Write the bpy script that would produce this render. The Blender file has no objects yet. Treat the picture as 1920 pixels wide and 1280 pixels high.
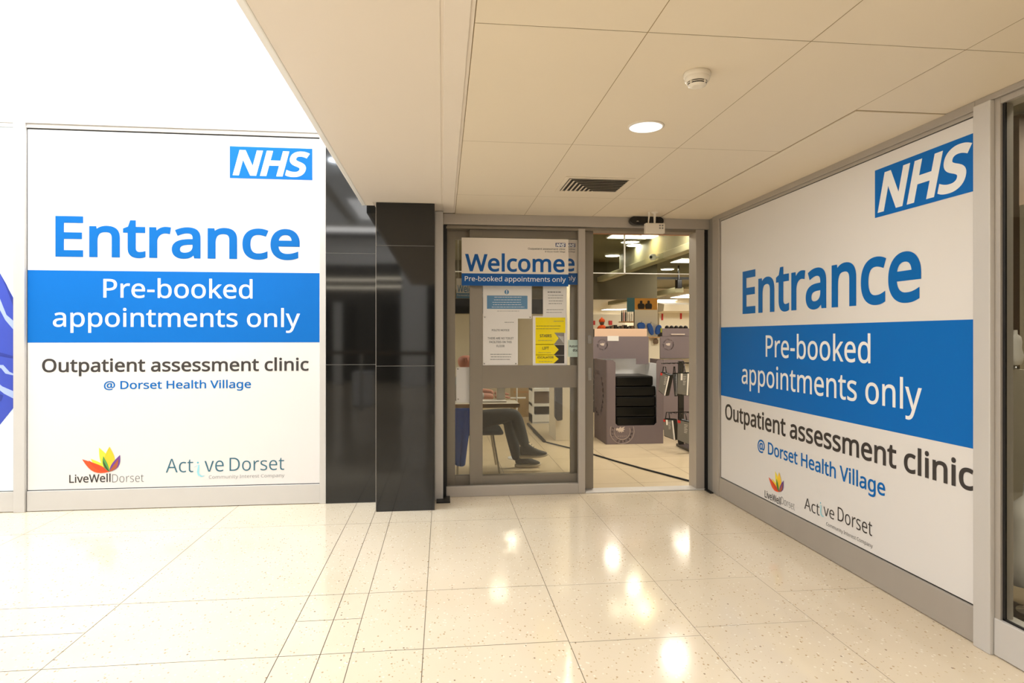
import bpy, bmesh, math, random, os
from mathutils import Vector, Matrix
random.seed(4)
S = bpy.context.scene
COL = S.collection
PI = math.pi
# ------------------------------------------------------------------ camera
F = 1176.0; YAW = math.atan(130 / F); H = 1.35
cd = bpy.data.cameras.new('camera'); cd.sensor_width = 36; cd.lens = F / 1920 * 36
cd.shift_y = -10 / 1920; cd.clip_start = 0.05; cd.clip_end = 200
cam = bpy.data.objects.new('camera', cd); COL.objects.link(cam)
cam.location = (0, 0, H); cam.rotation_euler = (PI / 2, 0, -YAW)
S.camera = cam
# ------------------------------------------------------------------ exposure, world, lights
S.view_settings.view_transform = 'Standard'; S.view_settings.look = 'None'
S.view_settings.gamma = 1; S.view_settings.exposure = 0.04
try: S.view_settings.use_curve_mapping = False
except Exception: pass
W = bpy.data.worlds.new('world'); S.world = W; W.use_nodes = True
W.node_tree.nodes['Background'].inputs[0].default_value = (1, .97, .93, 1)
W.node_tree.nodes['Background'].inputs[1].default_value = 0.30
def area(name, loc, size, power, col=(1, 1, 1), rot=(0, 0, 0), sy=None, spread=PI):
    l = bpy.data.lights.new(name, 'AREA'); l.energy = power; l.color = col; l.size = size
    l.spread = spread
    if sy: l.shape = 'RECTANGLE'; l.size_y = sy
    o = bpy.data.objects.new(name, l); COL.objects.link(o); o.location = loc; o.rotation_euler = rot
    return o
COOL = (.86, .93, 1); WARM = (1, .86, .68)
# bright mall well to the left of the entrance canopy, then two added fills behind the camera
area('mall_and_fill_light', (-3.2, 4.55, 4.35), 4.6, 135, COOL, rot=(math.radians(28), 0, 0), sy=.3)
area('mall_and_fill_light', (-2.9, 3.3, 4.35), 4.0, 84, COOL, sy=1.6)
area('mall_and_fill_light', (-3.2, 0.2, 4.35), 4.4, 34, COOL, sy=3.4)
area('mall_and_fill_light', (0.2, -4.6, 4.3), 4.5, 170, (1, .99, .97), sy=2.4)  # unseen fill behind the camera, added to brighten the door
area('mall_and_fill_light', (-1.6, -7.7, 4.35), 5, 150, (1, .98, .95), sy=.8)  # unseen wash added so the rear columns show in the stone
# recessed lamps over the lobby (the one in view and the row nearer the camera)
LAMPS = [(0.99, 2.985), (0.99, 1.15), (0.99, -0.6)]
for (x, y) in LAMPS:
    area('downlight_lamp', (x, y, 2.368), .14, 13, (1, .97, .92))
def disklight(name, loc, size, power, col):
    o = area(name, loc, size, power, col); o.data.shape = 'DISK'; return o
# unseen fills added: one brightens the grey bin, two the right hand window
disklight('shop_and_fill_light', (1.5, 7.3, 2.87), .3, 20, (1, .92, .78)); disklight('window_fill', (2.85, 2.2, 2.88), .3, 14, (1, .92, .78)); disklight('window_fill', (4.6, 3.6, 2.88), .4, 30, (1, .92, .78))
# unseen fill lights added in the aisles beside the view and by the door
for (x, y, p) in [(5.6, 7.2, 90), (5.8, 12, 90), (6, 17, 90), (-2.6, 7.0, 60), (-2.8, 11, 60), (-2.5, 17, 70), (2.4, 6.4, 40)]:
    area('shop_and_fill_light', (x, y, 2.87), 1.2 if y > 6.5 else .6, p, (1, .93, .80))
# ------------------------------------------------------------------ pixel <-> place (on real planes)
def ray(px, py):
    r = (px - 960) / F; u = (630 - py) / F
    return (math.sin(YAW) + r * math.cos(YAW), math.cos(YAW) - r * math.sin(YAW), u)
def fl(px, py, z=0):
    d = ray(px, py); t = (z - H) / d[2]; return Vector((d[0] * t, d[1] * t, z))
def onY(px, py, Y):
    d = ray(px, py); t = Y / d[1]; return Vector((d[0] * t, Y, H + d[2] * t))
def onX(px, py, X):
    d = ray(px, py); t = X / d[0]; return Vector((X, d[1] * t, H + d[2] * t))
# ------------------------------------------------------------------ materials
def srgb(c):
    if isinstance(c, str): c = tuple(int(c[i:i + 2], 16) / 255 for i in (0, 2, 4))
    return tuple((v / 12.92 if v <= .04045 else ((v + .055) / 1.055) ** 2.4) for v in c) + (1,)
MATS = {}
def mat(name, col, rough=.5, metal=0, noise=0, nscale=20, bump=0, emit=0, coat=0, stretch=None, spec=.5):
    if name in MATS: return MATS[name]
    m = bpy.data.materials.new(name); m.use_nodes = True; nt = m.node_tree; N = nt.nodes; L = nt.links
    b = N['Principled BSDF']; c = srgb(col)
    b.inputs['Base Color'].default_value = c; b.inputs['Roughness'].default_value = rough
    b.inputs['Metallic'].default_value = metal; b.inputs['Coat Weight'].default_value = coat
    b.inputs['Specular IOR Level'].default_value = spec
    if emit: b.inputs['Emission Color'].default_value = c; b.inputs['Emission Strength'].default_value = emit
    if noise or bump:
        tc = N.new('ShaderNodeTexCoord'); mp = N.new('ShaderNodeMapping'); L.new(tc.outputs['Object'], mp.inputs[0])
        if stretch: mp.inputs['Scale'].default_value = stretch
        nz = N.new('ShaderNodeTexNoise'); nz.inputs['Scale'].default_value = nscale; nz.inputs['Detail'].default_value = 5
        L.new(mp.outputs[0], nz.inputs['Vector'])
        if noise:
            mx = N.new('ShaderNodeMix'); mx.data_type = 'RGBA'
            mx.inputs[6].default_value = tuple(v * (1 - noise) for v in c[:3]) + (1,)
            mx.inputs[7].default_value = tuple(min(1, v * (1 + noise)) for v in c[:3]) + (1,)
            L.new(nz.outputs[0], mx.inputs[0]); L.new(mx.outputs[2], b.inputs['Base Color'])
        if bump:
            bp = N.new('ShaderNodeBump'); bp.inputs['Strength'].default_value = bump; bp.inputs['Distance'].default_value = .002
            L.new(nz.outputs[0], bp.inputs['Height']); L.new(bp.outputs[0], b.inputs['Normal'])
    MATS[name] = m; return m
def glass(name, tint=(1, 1, 1), rough=0.0, ior=1.42):
    m = bpy.data.materials.new(name); m.use_nodes = True; nt = m.node_tree; N = nt.nodes; L = nt.links
    N.remove(N['Principled BSDF']); out = N['Material Output']
    t = N.new('ShaderNodeBsdfTransparent'); t.inputs[0].default_value = tuple(tint) + (1,)
    g = N.new('ShaderNodeBsdfGlossy'); g.inputs['Roughness'].default_value = rough
    fr = N.new('ShaderNodeFresnel'); geo = N.new('ShaderNodeNewGeometry'); mr = N.new('ShaderNodeMapRange')
    mr.inputs[3].default_value = ior; mr.inputs[4].default_value = 1 / ior; L.new(geo.outputs['Backfacing'], mr.inputs[0]); L.new(mr.outputs[0], fr.inputs[0])
    mx = N.new('ShaderNodeMixShader'); L.new(fr.outputs[0], mx.inputs[0]); L.new(t.outputs[0], mx.inputs[1]); L.new(g.outputs[0], mx.inputs[2])
    L.new(mx.outputs[0], out.inputs['Surface']); return m
def floor_mat():
    m = bpy.data.materials.new('terrazzo'); m.use_nodes = True; nt = m.node_tree; N = nt.nodes; L = nt.links
    b = N['Principled BSDF']; tc = N.new('ShaderNodeTexCoord')
    base = N.new('ShaderNodeTexNoise'); base.inputs['Scale'].default_value = 1.3; L.new(tc.outputs['Object'], base.inputs['Vector'])
    r0 = N.new('ShaderNodeValToRGB'); r0.color_ramp.elements[0].position = .3; r0.color_ramp.elements[1].position = .7
    r0.color_ramp.elements[0].color = srgb('DCCBB0'); r0.color_ramp.elements[1].color = srgb('E2D3BA')
    L.new(base.outputs[0], r0.inputs[0]); prev = r0.outputs[0]
    for (sc, dens, size, col) in [(75, .80, .26, 'CDB896'), (60, .90, .26, 'B89C78'), (52, .965, .22, '9A8672'), (65, .86, .30, 'EBE0CC')]:
        v = N.new('ShaderNodeTexVoronoi'); v.inputs['Scale'].default_value = sc
        mp = N.new('ShaderNodeMapping'); mp.inputs['Location'].default_value = (sc * .37, sc * .11, 0); mp.inputs['Rotation'].default_value = (0, 0, sc)
        mp.inputs['Scale'].default_value = (1, .75, 1)
        L.new(tc.outputs['Object'], mp.inputs[0]); L.new(mp.outputs[0], v.inputs['Vector'])
        sep = N.new('ShaderNodeSeparateColor'); L.new(v.outputs['Color'], sep.inputs[0])
        a = N.new('ShaderNodeMath'); a.operation = 'GREATER_THAN'; a.inputs[1].default_value = dens; L.new(sep.outputs[0], a.inputs[0])
        d = N.new('ShaderNodeMath'); d.operation = 'LESS_THAN'; d.inputs[1].default_value = size; L.new(v.outputs['Distance'], d.inputs[0])
        mu = N.new('ShaderNodeMath'); mu.operation = 'MULTIPLY'; L.new(a.outputs[0], mu.inputs[0]); L.new(d.outputs[0], mu.inputs[1])
        mx = N.new('ShaderNodeMix'); mx.data_type = 'RGBA'; mx.inputs[7].default_value = srgb(col)
        L.new(mu.outputs[0], mx.inputs[0]); L.new(prev, mx.inputs[6]); prev = mx.outputs[2]
    L.new(prev, b.inputs['Base Color']); b.inputs['Specular IOR Level'].default_value = .6
    n2 = N.new('ShaderNodeTexNoise'); n2.inputs['Scale'].default_value = 3; L.new(tc.outputs['Object'], n2.inputs['Vector'])
    mr = N.new('ShaderNodeMapRange'); mr.inputs[3].default_value = .07; mr.inputs[4].default_value = .15
    L.new(n2.outputs[0], mr.inputs[0]); L.new(mr.outputs[0], b.inputs['Roughness'])
    return m
M = dict(
    terrazzo=floor_mat(), grout=mat('grout', '6E604E', .8), shop_tile=mat('shop_tile', 'D9C6A6', .25, noise=.06, nscale=3),
    ceil=mat('ceiling_panel', 'E4D6BF', .55, noise=.02, nscale=1.5), ceil_gap=mat('ceiling_gap', '9C8762', .8),
    soffit=mat('soffit_paint', 'E6DACB', .5, noise=.02, nscale=1), trimwhite=mat('white_trim', 'F1EEE9', .4),
    white=mat('white_wall', 'F4F4F4', .5), silver=mat('silver_aluminium', 'B2AAA0', .42, .35, noise=.05, nscale=6, stretch=(1, 1, .2)),
    pale=mat('pale_aluminium', 'CFCAC4', .42, .2, noise=.03, nscale=5), bronze=mat('grey_door_aluminium', '8A8072', .4, .45, noise=.06, nscale=5, stretch=(1, 1, .15)),
    granite=mat('black_granite', '141311', .05, noise=.35, nscale=160, spec=.5), granite_joint=mat('granite_joint', '77746E', .4),
    black=mat('black_rubber', '0B0A09', .5), blackgloss=mat('black_plastic', '121111', .2),
    poster=mat('poster_vinyl', 'E4DFDA', .38), blue=mat('nhs_blue', '0069BC', .5, spec=.2), blueink=mat('blue_ink', '0066B2', .5, spec=.2),
    whiteink=mat('white_ink', 'F4F2F0', .4), darkink=mat('dark_ink', '36302D', .5), greyink=mat('grey_ink', '6B6866', .5),
    midink=mat('mid_grey_ink', '9A9794', .5), tealink=mat('teal_ink', '35687A', .5), cyanink=mat('cyan_ink', '9AD8E2', .5), cyan2=mat('cyan_ink_deep', '63BFD0', .5),
    p_yel=mat('petal_yellow', 'F7DE3C', .5), p_gold=mat('petal_gold', 'F3C42A', .5), p_or=mat('petal_orange', 'E8511F', .5), p_red=mat('petal_red', 'D4431C', .5),
    p_gr=mat('petal_green', '4F9A46', .5), p_dk=mat('petal_dark', '3F4A24', .5), p_pu=mat('petal_purple', '6B3A8E', .5), p_br=mat('petal_brown', 'A9552B', .5),
    paper=mat('notice_paper', 'EDE8E2', .6), board=mat('sign_board', 'EAE0D4', .5), signblue=mat('sign_blue', '00559F', .5, spec=.3), ghostblue=mat('pale_sign_blue', '5C8DB4', .5),
    yellow=mat('yellow_paper', 'FFE600', .6, spec=.2), mint=mat('mint_sticker', 'BFD2C8', .5), navy=mat('navy_ink', '1E2F66', .5),
    cream=mat('cream_plastic', 'E6DCCB', .4), slot=mat('dark_slot', '2A221B', .7), lampglow=mat('lamp_glow', 'F4F6F8', .5, emit=1.2),
    lampshop=mat('shop_lamp_glow', 'FFF4DC', .5, emit=9), reflector=mat('lamp_reflector', 'F2F2F2', .12, .9),
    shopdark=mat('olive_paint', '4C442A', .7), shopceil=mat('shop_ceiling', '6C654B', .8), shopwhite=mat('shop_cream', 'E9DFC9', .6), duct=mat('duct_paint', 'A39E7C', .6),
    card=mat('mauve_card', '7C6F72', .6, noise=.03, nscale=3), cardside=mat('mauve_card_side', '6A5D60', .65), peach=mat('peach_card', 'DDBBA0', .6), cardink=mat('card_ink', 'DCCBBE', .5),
    bagplastic=mat('black_packaging', '060606', .3, bump=.8, nscale=11, stretch=(.5, 1, 3), spec=.3), silverbag=mat('silver_label', '747474', .35, .4, noise=.12, nscale=12),
    red=mat('red_print', 'C32420', .5), orange=mat('orange_fleece', 'E2571B', .8), bluebag=mat('blue_nylon', '0F55B0', .4), lime=mat('lime_nylon', 'B9BE3A', .5),
    wood=mat('wood_edge', 'B98C58', .5, noise=.1, nscale=12, stretch=(1, 8, 8)), tabletop=mat('table_laminate', 'DCD2C0', .35),
    skin=mat('skin', 'D9957F', .55), trouser=mat('grey_trousers', '3C4147', .85, noise=.12, nscale=14), shirt=mat('pale_shirt', 'B9B5B0', .8), shoe=mat('dark_shoe', '33302E', .7), sole=mat('shoe_sole', 'C4B9A4', .6),
    hair=mat('grey_hair', 'A89484', .9), tote=mat('blue_cloth', '1548A6', .75, noise=.15, nscale=9), carton=mat('tan_carton', 'B09468', .7),
    grey=mat('grey_paint', '8F8A82', .6), mid=mat('mid_brown', '6F5A45', .7), chrome=mat('chrome', 'B0AAA0', .25, .9),
    art_bg=mat('art_pale_blue', 'DCE9F2', .45), art_blue=mat('art_blue', '3A4DB4', .4), art_deep=mat('art_deep_blue', '2B3A94', .4), art_light=mat('art_light_blue', 'A9B9EA', .4),
    mannequin=mat('white_mannequin', 'EFEAE2', .45), art_orange=mat('art_orange', 'D89A3C', .6), art_teal=mat('art_teal', '3F6E78', .6), lintel=mat('brown_lintel', 'A5653B', .6), rear=mat('rear_dark', '4A4744', .6), skylight=mat('skylight_glow', 'F6FAFF', .5, emit=1.1),
    pink=mat('pink_print', 'C77C7C', .5), bottle=mat('white_bottle', 'E2DED6', .35), bottledark=mat('dark_bottle', '2A2624', .35))
M['glass'] = glass('clear_glass', (.96, .97, .95)); M['doorglass'] = glass('door_glass', (.96, .95, .92)); M['frontglass'] = glass('front_glass', (1, 1, 1), ior=1.22); M['smoke'] = glass('smoke_glass', (.84, .86, .82))
# ------------------------------------------------------------------ mesh builder
class MB:
    def __init__(s): s.v = []; s.f = []; s.m = []; s.sm = []
    def add(s, vs, fs, mi=0, smooth=False):
        n = len(s.v); s.v += [tuple(p) for p in vs]
        for f in fs: s.f.append([n + i for i in f]); s.m.append(mi); s.sm.append(smooth)
        return s
    def box(s, x0, x1, y0, y1, z0, z1, mi=0):
        if x0 > x1: x0, x1 = x1, x0
        if y0 > y1: y0, y1 = y1, y0
        if z0 > z1: z0, z1 = z1, z0
        v = [(x, y, z) for z in (z0, z1) for y in (y0, y1) for x in (x0, x1)]
        return s.add(v, [(0, 2, 3, 1), (4, 5, 7, 6), (0, 1, 5, 4), (2, 6, 7, 3), (0, 4, 6, 2), (1, 3, 7, 5)], mi)
    def prism(s, pts, d, mi=0):          # polygon of 3-D points pushed along vector d
        n = len(pts); P = [Vector(p) for p in pts]; d = Vector(d); nrm = Vector((0, 0, 0))
        for i in range(n):
            a, b = P[i], P[(i + 1) % n]; nrm += a.cross(b)
        if nrm.dot(d) > 0: P.reverse()
        v = P + [p + d for p in P]
        fs = [tuple(range(n)), tuple(range(2 * n - 1, n - 1, -1))] + [(i, i + n, (i + 1) % n + n, (i + 1) % n) for i in range(n)]
        return s.add(v, fs, mi)
    def tube(s, path, r, mi=0, n=10, cap=True, smooth=True):
        P = [Vector(p) for p in path]; R = r if isinstance(r, (list, tuple)) else [r] * len(P)
        rings = []; up = None
        for i, p in enumerate(P):
            t = (P[min(i + 1, len(P) - 1)] - P[max(i - 1, 0)]).normalized()
            if up is None: up = t.orthogonal().normalized()
            up = (up - t * up.dot(t)).normalized(); b = t.cross(up)
            rings.append([p + (up * math.cos(2 * PI * k / n) + b * math.sin(2 * PI * k / n)) * R[i] for k in range(n)])
        v = [q for r_ in rings for q in r_]; fs = []
        for i in range(len(P) - 1):
            for k in range(n): fs.append((i * n + k, i * n + (k + 1) % n, (i + 1) * n + (k + 1) % n, (i + 1) * n + k))
        s.add(v, fs, mi, smooth)
        if cap: s.add(rings[0], [tuple(range(n - 1, -1, -1))], mi); s.add(rings[-1], [tuple(range(n))], mi)
        return s
    def lathe(s, c, prof, mi=0, n=32, sx=1, sy=1, smooth=True):   # prof: (radius, z) list
        c = Vector(c); v = []; fs = []
        for (r, z) in prof:
            for k in range(n): v.append(c + Vector((r * sx * math.cos(2 * PI * k / n), r * sy * math.sin(2 * PI * k / n), z)))
        for i in range(len(prof) - 1):
            for k in range(n): fs.append((i * n + k, i * n + (k + 1) % n, (i + 1) * n + (k + 1) % n, (i + 1) * n + k))
        s.add(v, fs, mi, smooth); m = len(prof)
        s.add(v[:n], [tuple(range(n - 1, -1, -1))], mi); s.add(v[(m - 1) * n:], [tuple(range(n))], mi); return s
    def build(s, name, mats, parent=None, bevel=0, sub=0, **kw):
        me = bpy.data.meshes.new(name); me.from_pydata(s.v, [], s.f)
        if not isinstance(mats, (list, tuple)): mats = [mats]
        for m in mats: me.materials.append(M[m] if isinstance(m, str) else m)
        me.polygons.foreach_set('material_index', s.m); me.polygons.foreach_set('use_smooth', s.sm); me.update()
        o = bpy.data.objects.new(name, me); COL.objects.link(o); setp(o, parent)
        if bevel:
            b = o.modifiers.new('bevel', 'BEVEL'); b.width = bevel; b.segments = 2; b.limit_method = 'ANGLE'
        if sub:
            b = o.modifiers.new('sub', 'SUBSURF'); b.levels = sub; b.render_levels = sub
        if kw: tag(o, **kw)
        return o
def setp(o, parent):
    if parent is not None:
        o.parent = parent
        w = Matrix.Identity(4); q = parent
        chain = []
        while q is not None: chain.append(q); q = q.parent
        for q in reversed(chain):
            w = w @ q.matrix_parent_inverse @ q.matrix_basis
        o.matrix_parent_inverse = w.inverted()
def tag(o, label=None, cat=None, group=None, kind=None):
    if label: o['label'] = label
    if cat: o['category'] = cat
    if group: o['group'] = group
    if kind: o['kind'] = kind
    return o
def thing(name, loc, label=None, cat=None, group=None, kind=None, rz=0):
    o = bpy.data.objects.new(name, None); COL.objects.link(o); o.location = loc; o.rotation_euler = (0, 0, rz)
    o.empty_display_size = .05
    return tag(o, label, cat, group, kind)
def copy_tree(o, parent=None):
    c = o.copy(); COL.objects.link(c)
    if parent is not None: c.parent = parent
    for ch in [q for q in bpy.data.objects if q.parent == o]: copy_tree(ch, c)
    return c
def BX(name, b, m, parent=None, bevel=0, **kw): return MB().box(*b).build(name, m, parent, bevel, **kw)
# ------------------------------------------------------------------ lettering
FONT = None
try:
    fp = os.path.join(bpy.utils.resource_path('LOCAL'), 'datafiles', 'fonts', 'NotoSansHebrew-Regular.woff2')
    if os.path.exists(fp): FONT = bpy.data.fonts.load(fp)
except Exception: FONT = None
def glyphs(body, bold=0, shear=0, res=5, space=1, lines=1):
    cu = bpy.data.curves.new('t', 'FONT'); cu.body = body
    if FONT: cu.font = FONT
    cu.shear = shear
    if bold > 0: cu.bevel_depth = bold; cu.bevel_resolution = 0
    elif bold < 0: cu.offset = bold
    cu.resolution_u = res; cu.space_character = space
    o = bpy.data.objects.new('t', cu); COL.objects.link(o)
    dg = bpy.context.evaluated_depsgraph_get(); me = bpy.data.meshes.new_from_object(o.evaluated_get(dg))
    bpy.data.objects.remove(o); bpy.data.curves.remove(cu); return me
def bbox(me):
    xs = [v.co.x for v in me.vertices]; ys = [v.co.y for v in me.vertices]
    return min(xs), max(xs), min(ys), max(ys)
def text(name, body, A, B, hgt, m, parent, ref=None, bold=0, shear=0, res=5, n=(0, -1, 0), off=.0015, space=1):
    """lettering from A (left end of baseline) to B, ref character hgt high, on a plane with outward normal n"""
    me = glyphs(body, bold, shear, res, space); x0, x1, _, _ = bbox(me)
    rm = glyphs(ref or body[0], bold, 0, 3); _, _, r0, r1 = bbox(rm); bpy.data.meshes.remove(rm)
    A = Vector(A); B = Vector(B); B.z = A.z if abs(n[2]) < .5 else B.z
    e = B - A; sx = e.length / (x1 - x0); e.normalize(); nn = Vector(n); up = nn.cross(e).normalized()
    sy = hgt / (r1 - r0)
    for v in me.vertices:
        v.co = A + e * ((v.co.x - x0) * sx) + up * ((v.co.y - r0) * sy) + nn * (off + v.co.z * .012)
    for p_ in me.polygons: p_.use_smooth = False
    me.materials.append(M[m]); me.update()
    o = bpy.data.objects.new(name, me); COL.objects.link(o); setp(o, parent); return o
def ring_text(name, body, c, r, size, m, parent, e, up, n, start=90, sweep=360):
    """letters set clockwise round a circle, tops outward"""
    e = Vector(e); up = Vector(up); n = Vector(n); c = Vector(c); verts = []; faces = []
    k = len(body)
    for i, ch in enumerate(body):
        if ch == ' ': continue
        me = glyphs(ch, .01, 0, 2); x0, x1, _, _ = bbox(me); a = math.radians(start - sweep * i / k)
        rad = e * math.cos(a) + up * math.sin(a); tan = e * math.sin(a) - up * math.cos(a); b0 = len(verts)
        for v in me.vertices:
            verts.append(c + rad * (r + v.co.y * size) + tan * ((v.co.x - (x0 + x1) / 2) * size) + n * .002)
        for p in me.polygons: faces.append([b0 + q for q in p.vertices])
        bpy.data.meshes.remove(me)
    me = bpy.data.meshes.new(name); me.from_pydata(verts, [], faces); me.materials.append(M[m])
    o = bpy.data.objects.new(name, me); COL.objects.link(o); setp(o, parent); return o

# ================================================================== SETTING
YL = 5.21; YD = 5.29; XR = 2.33; ZC = 2.378
def slabs(mb, xs, ys, z, gap, mi=0, up=True, skip=None):
    for i in range(len(xs) - 1):
        for j in range(len(ys) - 1):
            x0, x1, y0, y1 = xs[i] + gap, xs[i + 1] - gap, ys[j] + gap, ys[j + 1] - gap
            if skip and skip(i, j): continue
            v = [(x0, y0, z), (x1, y0, z), (x1, y1, z), (x0, y1, z)]
            mb.add(v, [(0, 1, 2, 3) if up else (3, 2, 1, 0)], mi)
# mall floor: irregular large slabs with fine joints, laid in strips running away from the camera
g = .0017
mb = MB()
mb.box(-9, 2.9, -9, 5.3, -.05, -.0015, 1)
YA = [-9, -6.5, -4, -1.5, -.25, .9, 1.5, 2.12, 2.735, 3.36, 4.61, 5.30]
slabs(mb, [-9, -7, -5.3, -4.1, -2.84], [-9, -6.5, -4, -1.5, 0, 1.5, 2.12, 2.735, 3.36, 4.61, 5.30], 0, g)
slabs(mb, [-2.84, -1.617], [-9, -6.5, -4, -1.5, 0, 1.5, 2.12, 2.735, 3.052, 3.36, 4.61, 5.3], 0, g)
slabs(mb, [-1.617, -.69], [-9, -6.5, -4, -1.5, 0, 1.5, 2.12, 2.735, 3.36, 4.61, 5.3], 0, g)
slabs(mb, [-.69, -.516], [-9, -6, -3, 0, 1.5, 2.735, 3.062, 3.36, 4.61, 5.3], 0, g * 1.2)
slabs(mb, [-.516, -.385], [-9, -6, -3, 0, 1.5, 2.735, 3.062, 3.36, 4.61, 5.3], 0, g)
slabs(mb, [-.385, -.083], YA, 0, g)
slabs(mb, [-.083, .555], YA, 0, g)
slabs(mb, [.555, 1.16], [-9, -6, -3, -.3, .9, 1.55, 2.16, 2.72, 3.35, 4.6, 5.3], 0, g * .8)
slabs(mb, [1.16, 1.75], [-9, -6, -3, -.3, .9, 1.55, 2.16, 2.80, 3.35, 4.6, 5.3], 0, g * .6)
slabs(mb, [1.75, 2.9], [-9, -6, -3, -.3, .9, 1.55, 2.16, 3.14, 4.1, 5.3], 0, g * .6)
mb.build('floor', ['terrazzo', 'grout'], kind='structure')
# shop floor tiles
mb = MB(); mb.box(-6, 9, 5.301, 23, -.05, -.0025, 1)
xs = [-6 + .6 * i for i in range(26)]; ys = [5.302, 5.62] + [5.62 + .6 * i for i in range(1, 29)] + [23]
slabs(mb, xs, ys, -.001, .0022); mb.build('floor', ['shop_tile', 'grout'], kind='structure')
mb = MB(); mb.box(2.34, 9, -3, 5.299, -.05, .0, 0); mb.build('floor', ['shop_tile'], kind='structure')
# canopy ceiling over the lobby
mb = MB(); xs = [.104, .69, 1.278, 1.868]; ys = [-2.9, -1.7, -.44, .81, 2.06, 3.31, 4.57, 5.29]
slabs(mb, xs, ys, ZC, .0016, 0, False)
slabs(mb, [1.868, 2.34], [-2.9, -1.7, -.44, .81, 2.06, 2.663], ZC, .0016, 0, False)
mb.box(.104, 2.45, -2.9, 5.4, ZC + .001, ZC + .10, 1)
mb.box(1.874, 2.34, 2.669, 5.28, ZC - .004, ZC + .0005, 0)
mb.build('ceiling', ['ceil', 'ceil_gap'], kind='structure')
mb = MB()                                              # plastered beam with white edge bead, to the left of the panels
mb.box(-.60, -.008, -2.9, 4.9, ZC, ZC + .5, 0); mb.box(-.60, -.535, 4.9, 5.03, ZC, ZC + .5, 0)
mb.box(-.535, -.012, 4.9, 5.4, ZC + .004, ZC + .5, 0)
mb.box(.004, .088, -2.9, 5.25, ZC - .003, ZC + .4, 0); mb.box(-.012, .1035, -2.9, 5.28, ZC + .004, ZC + .4, 0)
mb.build('ceiling', ['soffit'], bevel=.002, kind='structure')
mb = MB(); mb.box(-.632, -.60, -2.9, 5.03, ZC - .002, ZC + .5); mb.build('trim_1', 'trimwhite', bevel=.006, kind='structure')
mb = MB(); mb.box(.10, 2.9, -3.0, -2.9, ZC, 4.5); mb.box(-.632, .1, -3.0, -2.9, ZC, 4.5); mb.box(-.632, -.60, -2.9, 5.2, ZC + .5, 4.5); mb.build('wall_canopy', 'white', kind='structure')
# mall: white fascia above the posters, high ceiling, far surroundings (seen in the polished stone)
BX('wall_fascia', (-9, -.60, YL + .03, YL + .15, 3.05, 4.5), 'white', kind='structure')
BX('ceiling', (-9, 4, -9, 5.5, 4.5, 4.6), 'white', kind='structure')
for i in range(4): BX('skylight', (-7.6 + i * 1.75, -6.1 + i * 1.75, -7.5, 3.6, 4.485, 4.5), 'skylight', kind='structure')
BX('skylight', (-.4, 2.0, -7.5, -3.4, 4.485, 4.5), 'skylight', kind='structure')
p_ = fl(628, 300, 4.4); disklight('mall_spot', (p_.x, 10.37 - p_.y, 4.4), .22, 14, COOL)
BX('wall_left', (-9.1, -9, -9, 5.3, 0, 4.5), 'white', kind='structure')
mb = MB(); mb.box(-9, 4, -9.2, -9.0, 0, 4.5, 0); mb.box(-6.5, -2.6, -9.0, -8.97, 0, 2.3, 1); mb.box(-1.8, 2.2, -9.0, -8.97, 0, 2.3, 1)
mb.build('wall_rear', ['rear', 'black'], kind='structure')
BX('wall_behind', (2.42, 2.6, -9, -2, 0, 4.5), 'grey', kind='structure')
for k, z in enumerate((2.78, 3.02)):
    BX('strip_light', (-7, -.8, -8.96, -8.9, z, z + .05), 'lampshop',
       label='%s white strip light on dark shopfront behind camera, mirrored in black stone' % ('lower' if k == 0 else 'upper'), cat='light')
r = thing('railing', (-2.5, -1.3, 0), 'dark metal railing with glass infill, mirrored in the black stone pillar', 'railing')
BX('handrail', (-5.5, .1, -1.34, -1.26, 1.02, 1.08), 'mid', r, .01)
for i in range(5): BX('post', (-5.4 + i * 1.3, -5.35 + i * 1.3, -1.33, -1.27, 0, 1.02), 'pale', r)
def mir(px, py, Y, pl):        # real place of something seen reflected in a stone face at depth pl
    p = onY(px, py, 2 * pl - Y); return Vector((p.x, Y, p.z))
BX('wall_column', (mir(752, 600, -7.0, 4.905).x, mir(800, 600, -7.0, 4.905).x, -7.4, -7.0, 0, 3.2), 'white', kind='structure')
BX('wall_column', (mir(625, 600, -7.6, 5.185).x, mir(640, 600, -7.6, 5.185).x, -7.8, -7.6, 0, 2.3), 'white', kind='structure')
BX('kiosk', (mir(660, 700, -1.9, 5.185).x, mir(700, 700, -1.9, 5.185).x, -2.3, -1.9, 0, .66), 'white', label='low pale kiosk behind the camera, mirrored in black stone', cat='kiosk', bevel=.02)
BX('trim_4', (-9, 4, -8.99, -8.95, 3.5, 4.3), 'white', kind='structure')
# ------------------------------------------------------------------ black stone pillars
mb = MB()
for z0, z1 in ((0.004, 1.118), (1.122, 2.018), (2.022, 3.6)): mb.box(-.934, -.5, 5.185, 5.36, z0, z1, 0)
mb.box(-.934, -.50, 5.1865, 5.35, 0, 3.6, 1); mb.build('wall_pillar', ['granite', 'granite_joint'], kind='structure')
mb = MB()
for z0, z1 in ((0.0, 1.118), (1.122, 2.046), (2.050, 2.378)): mb.box(-.508, -.062, 4.905, 5.22, z0, z1, 0)
mb.box(-.5075, -.0625, 4.9065, 5.21, 0, 2.377, 1); mb.build('wall_pillar', ['granite', 'granite_joint'], kind='structure')
mb = MB(); mb.box(-.511, -.5085, 4.904, 5.184, .01, 2.37); mb.build('trim_2', 'silver', kind='structure')
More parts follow.
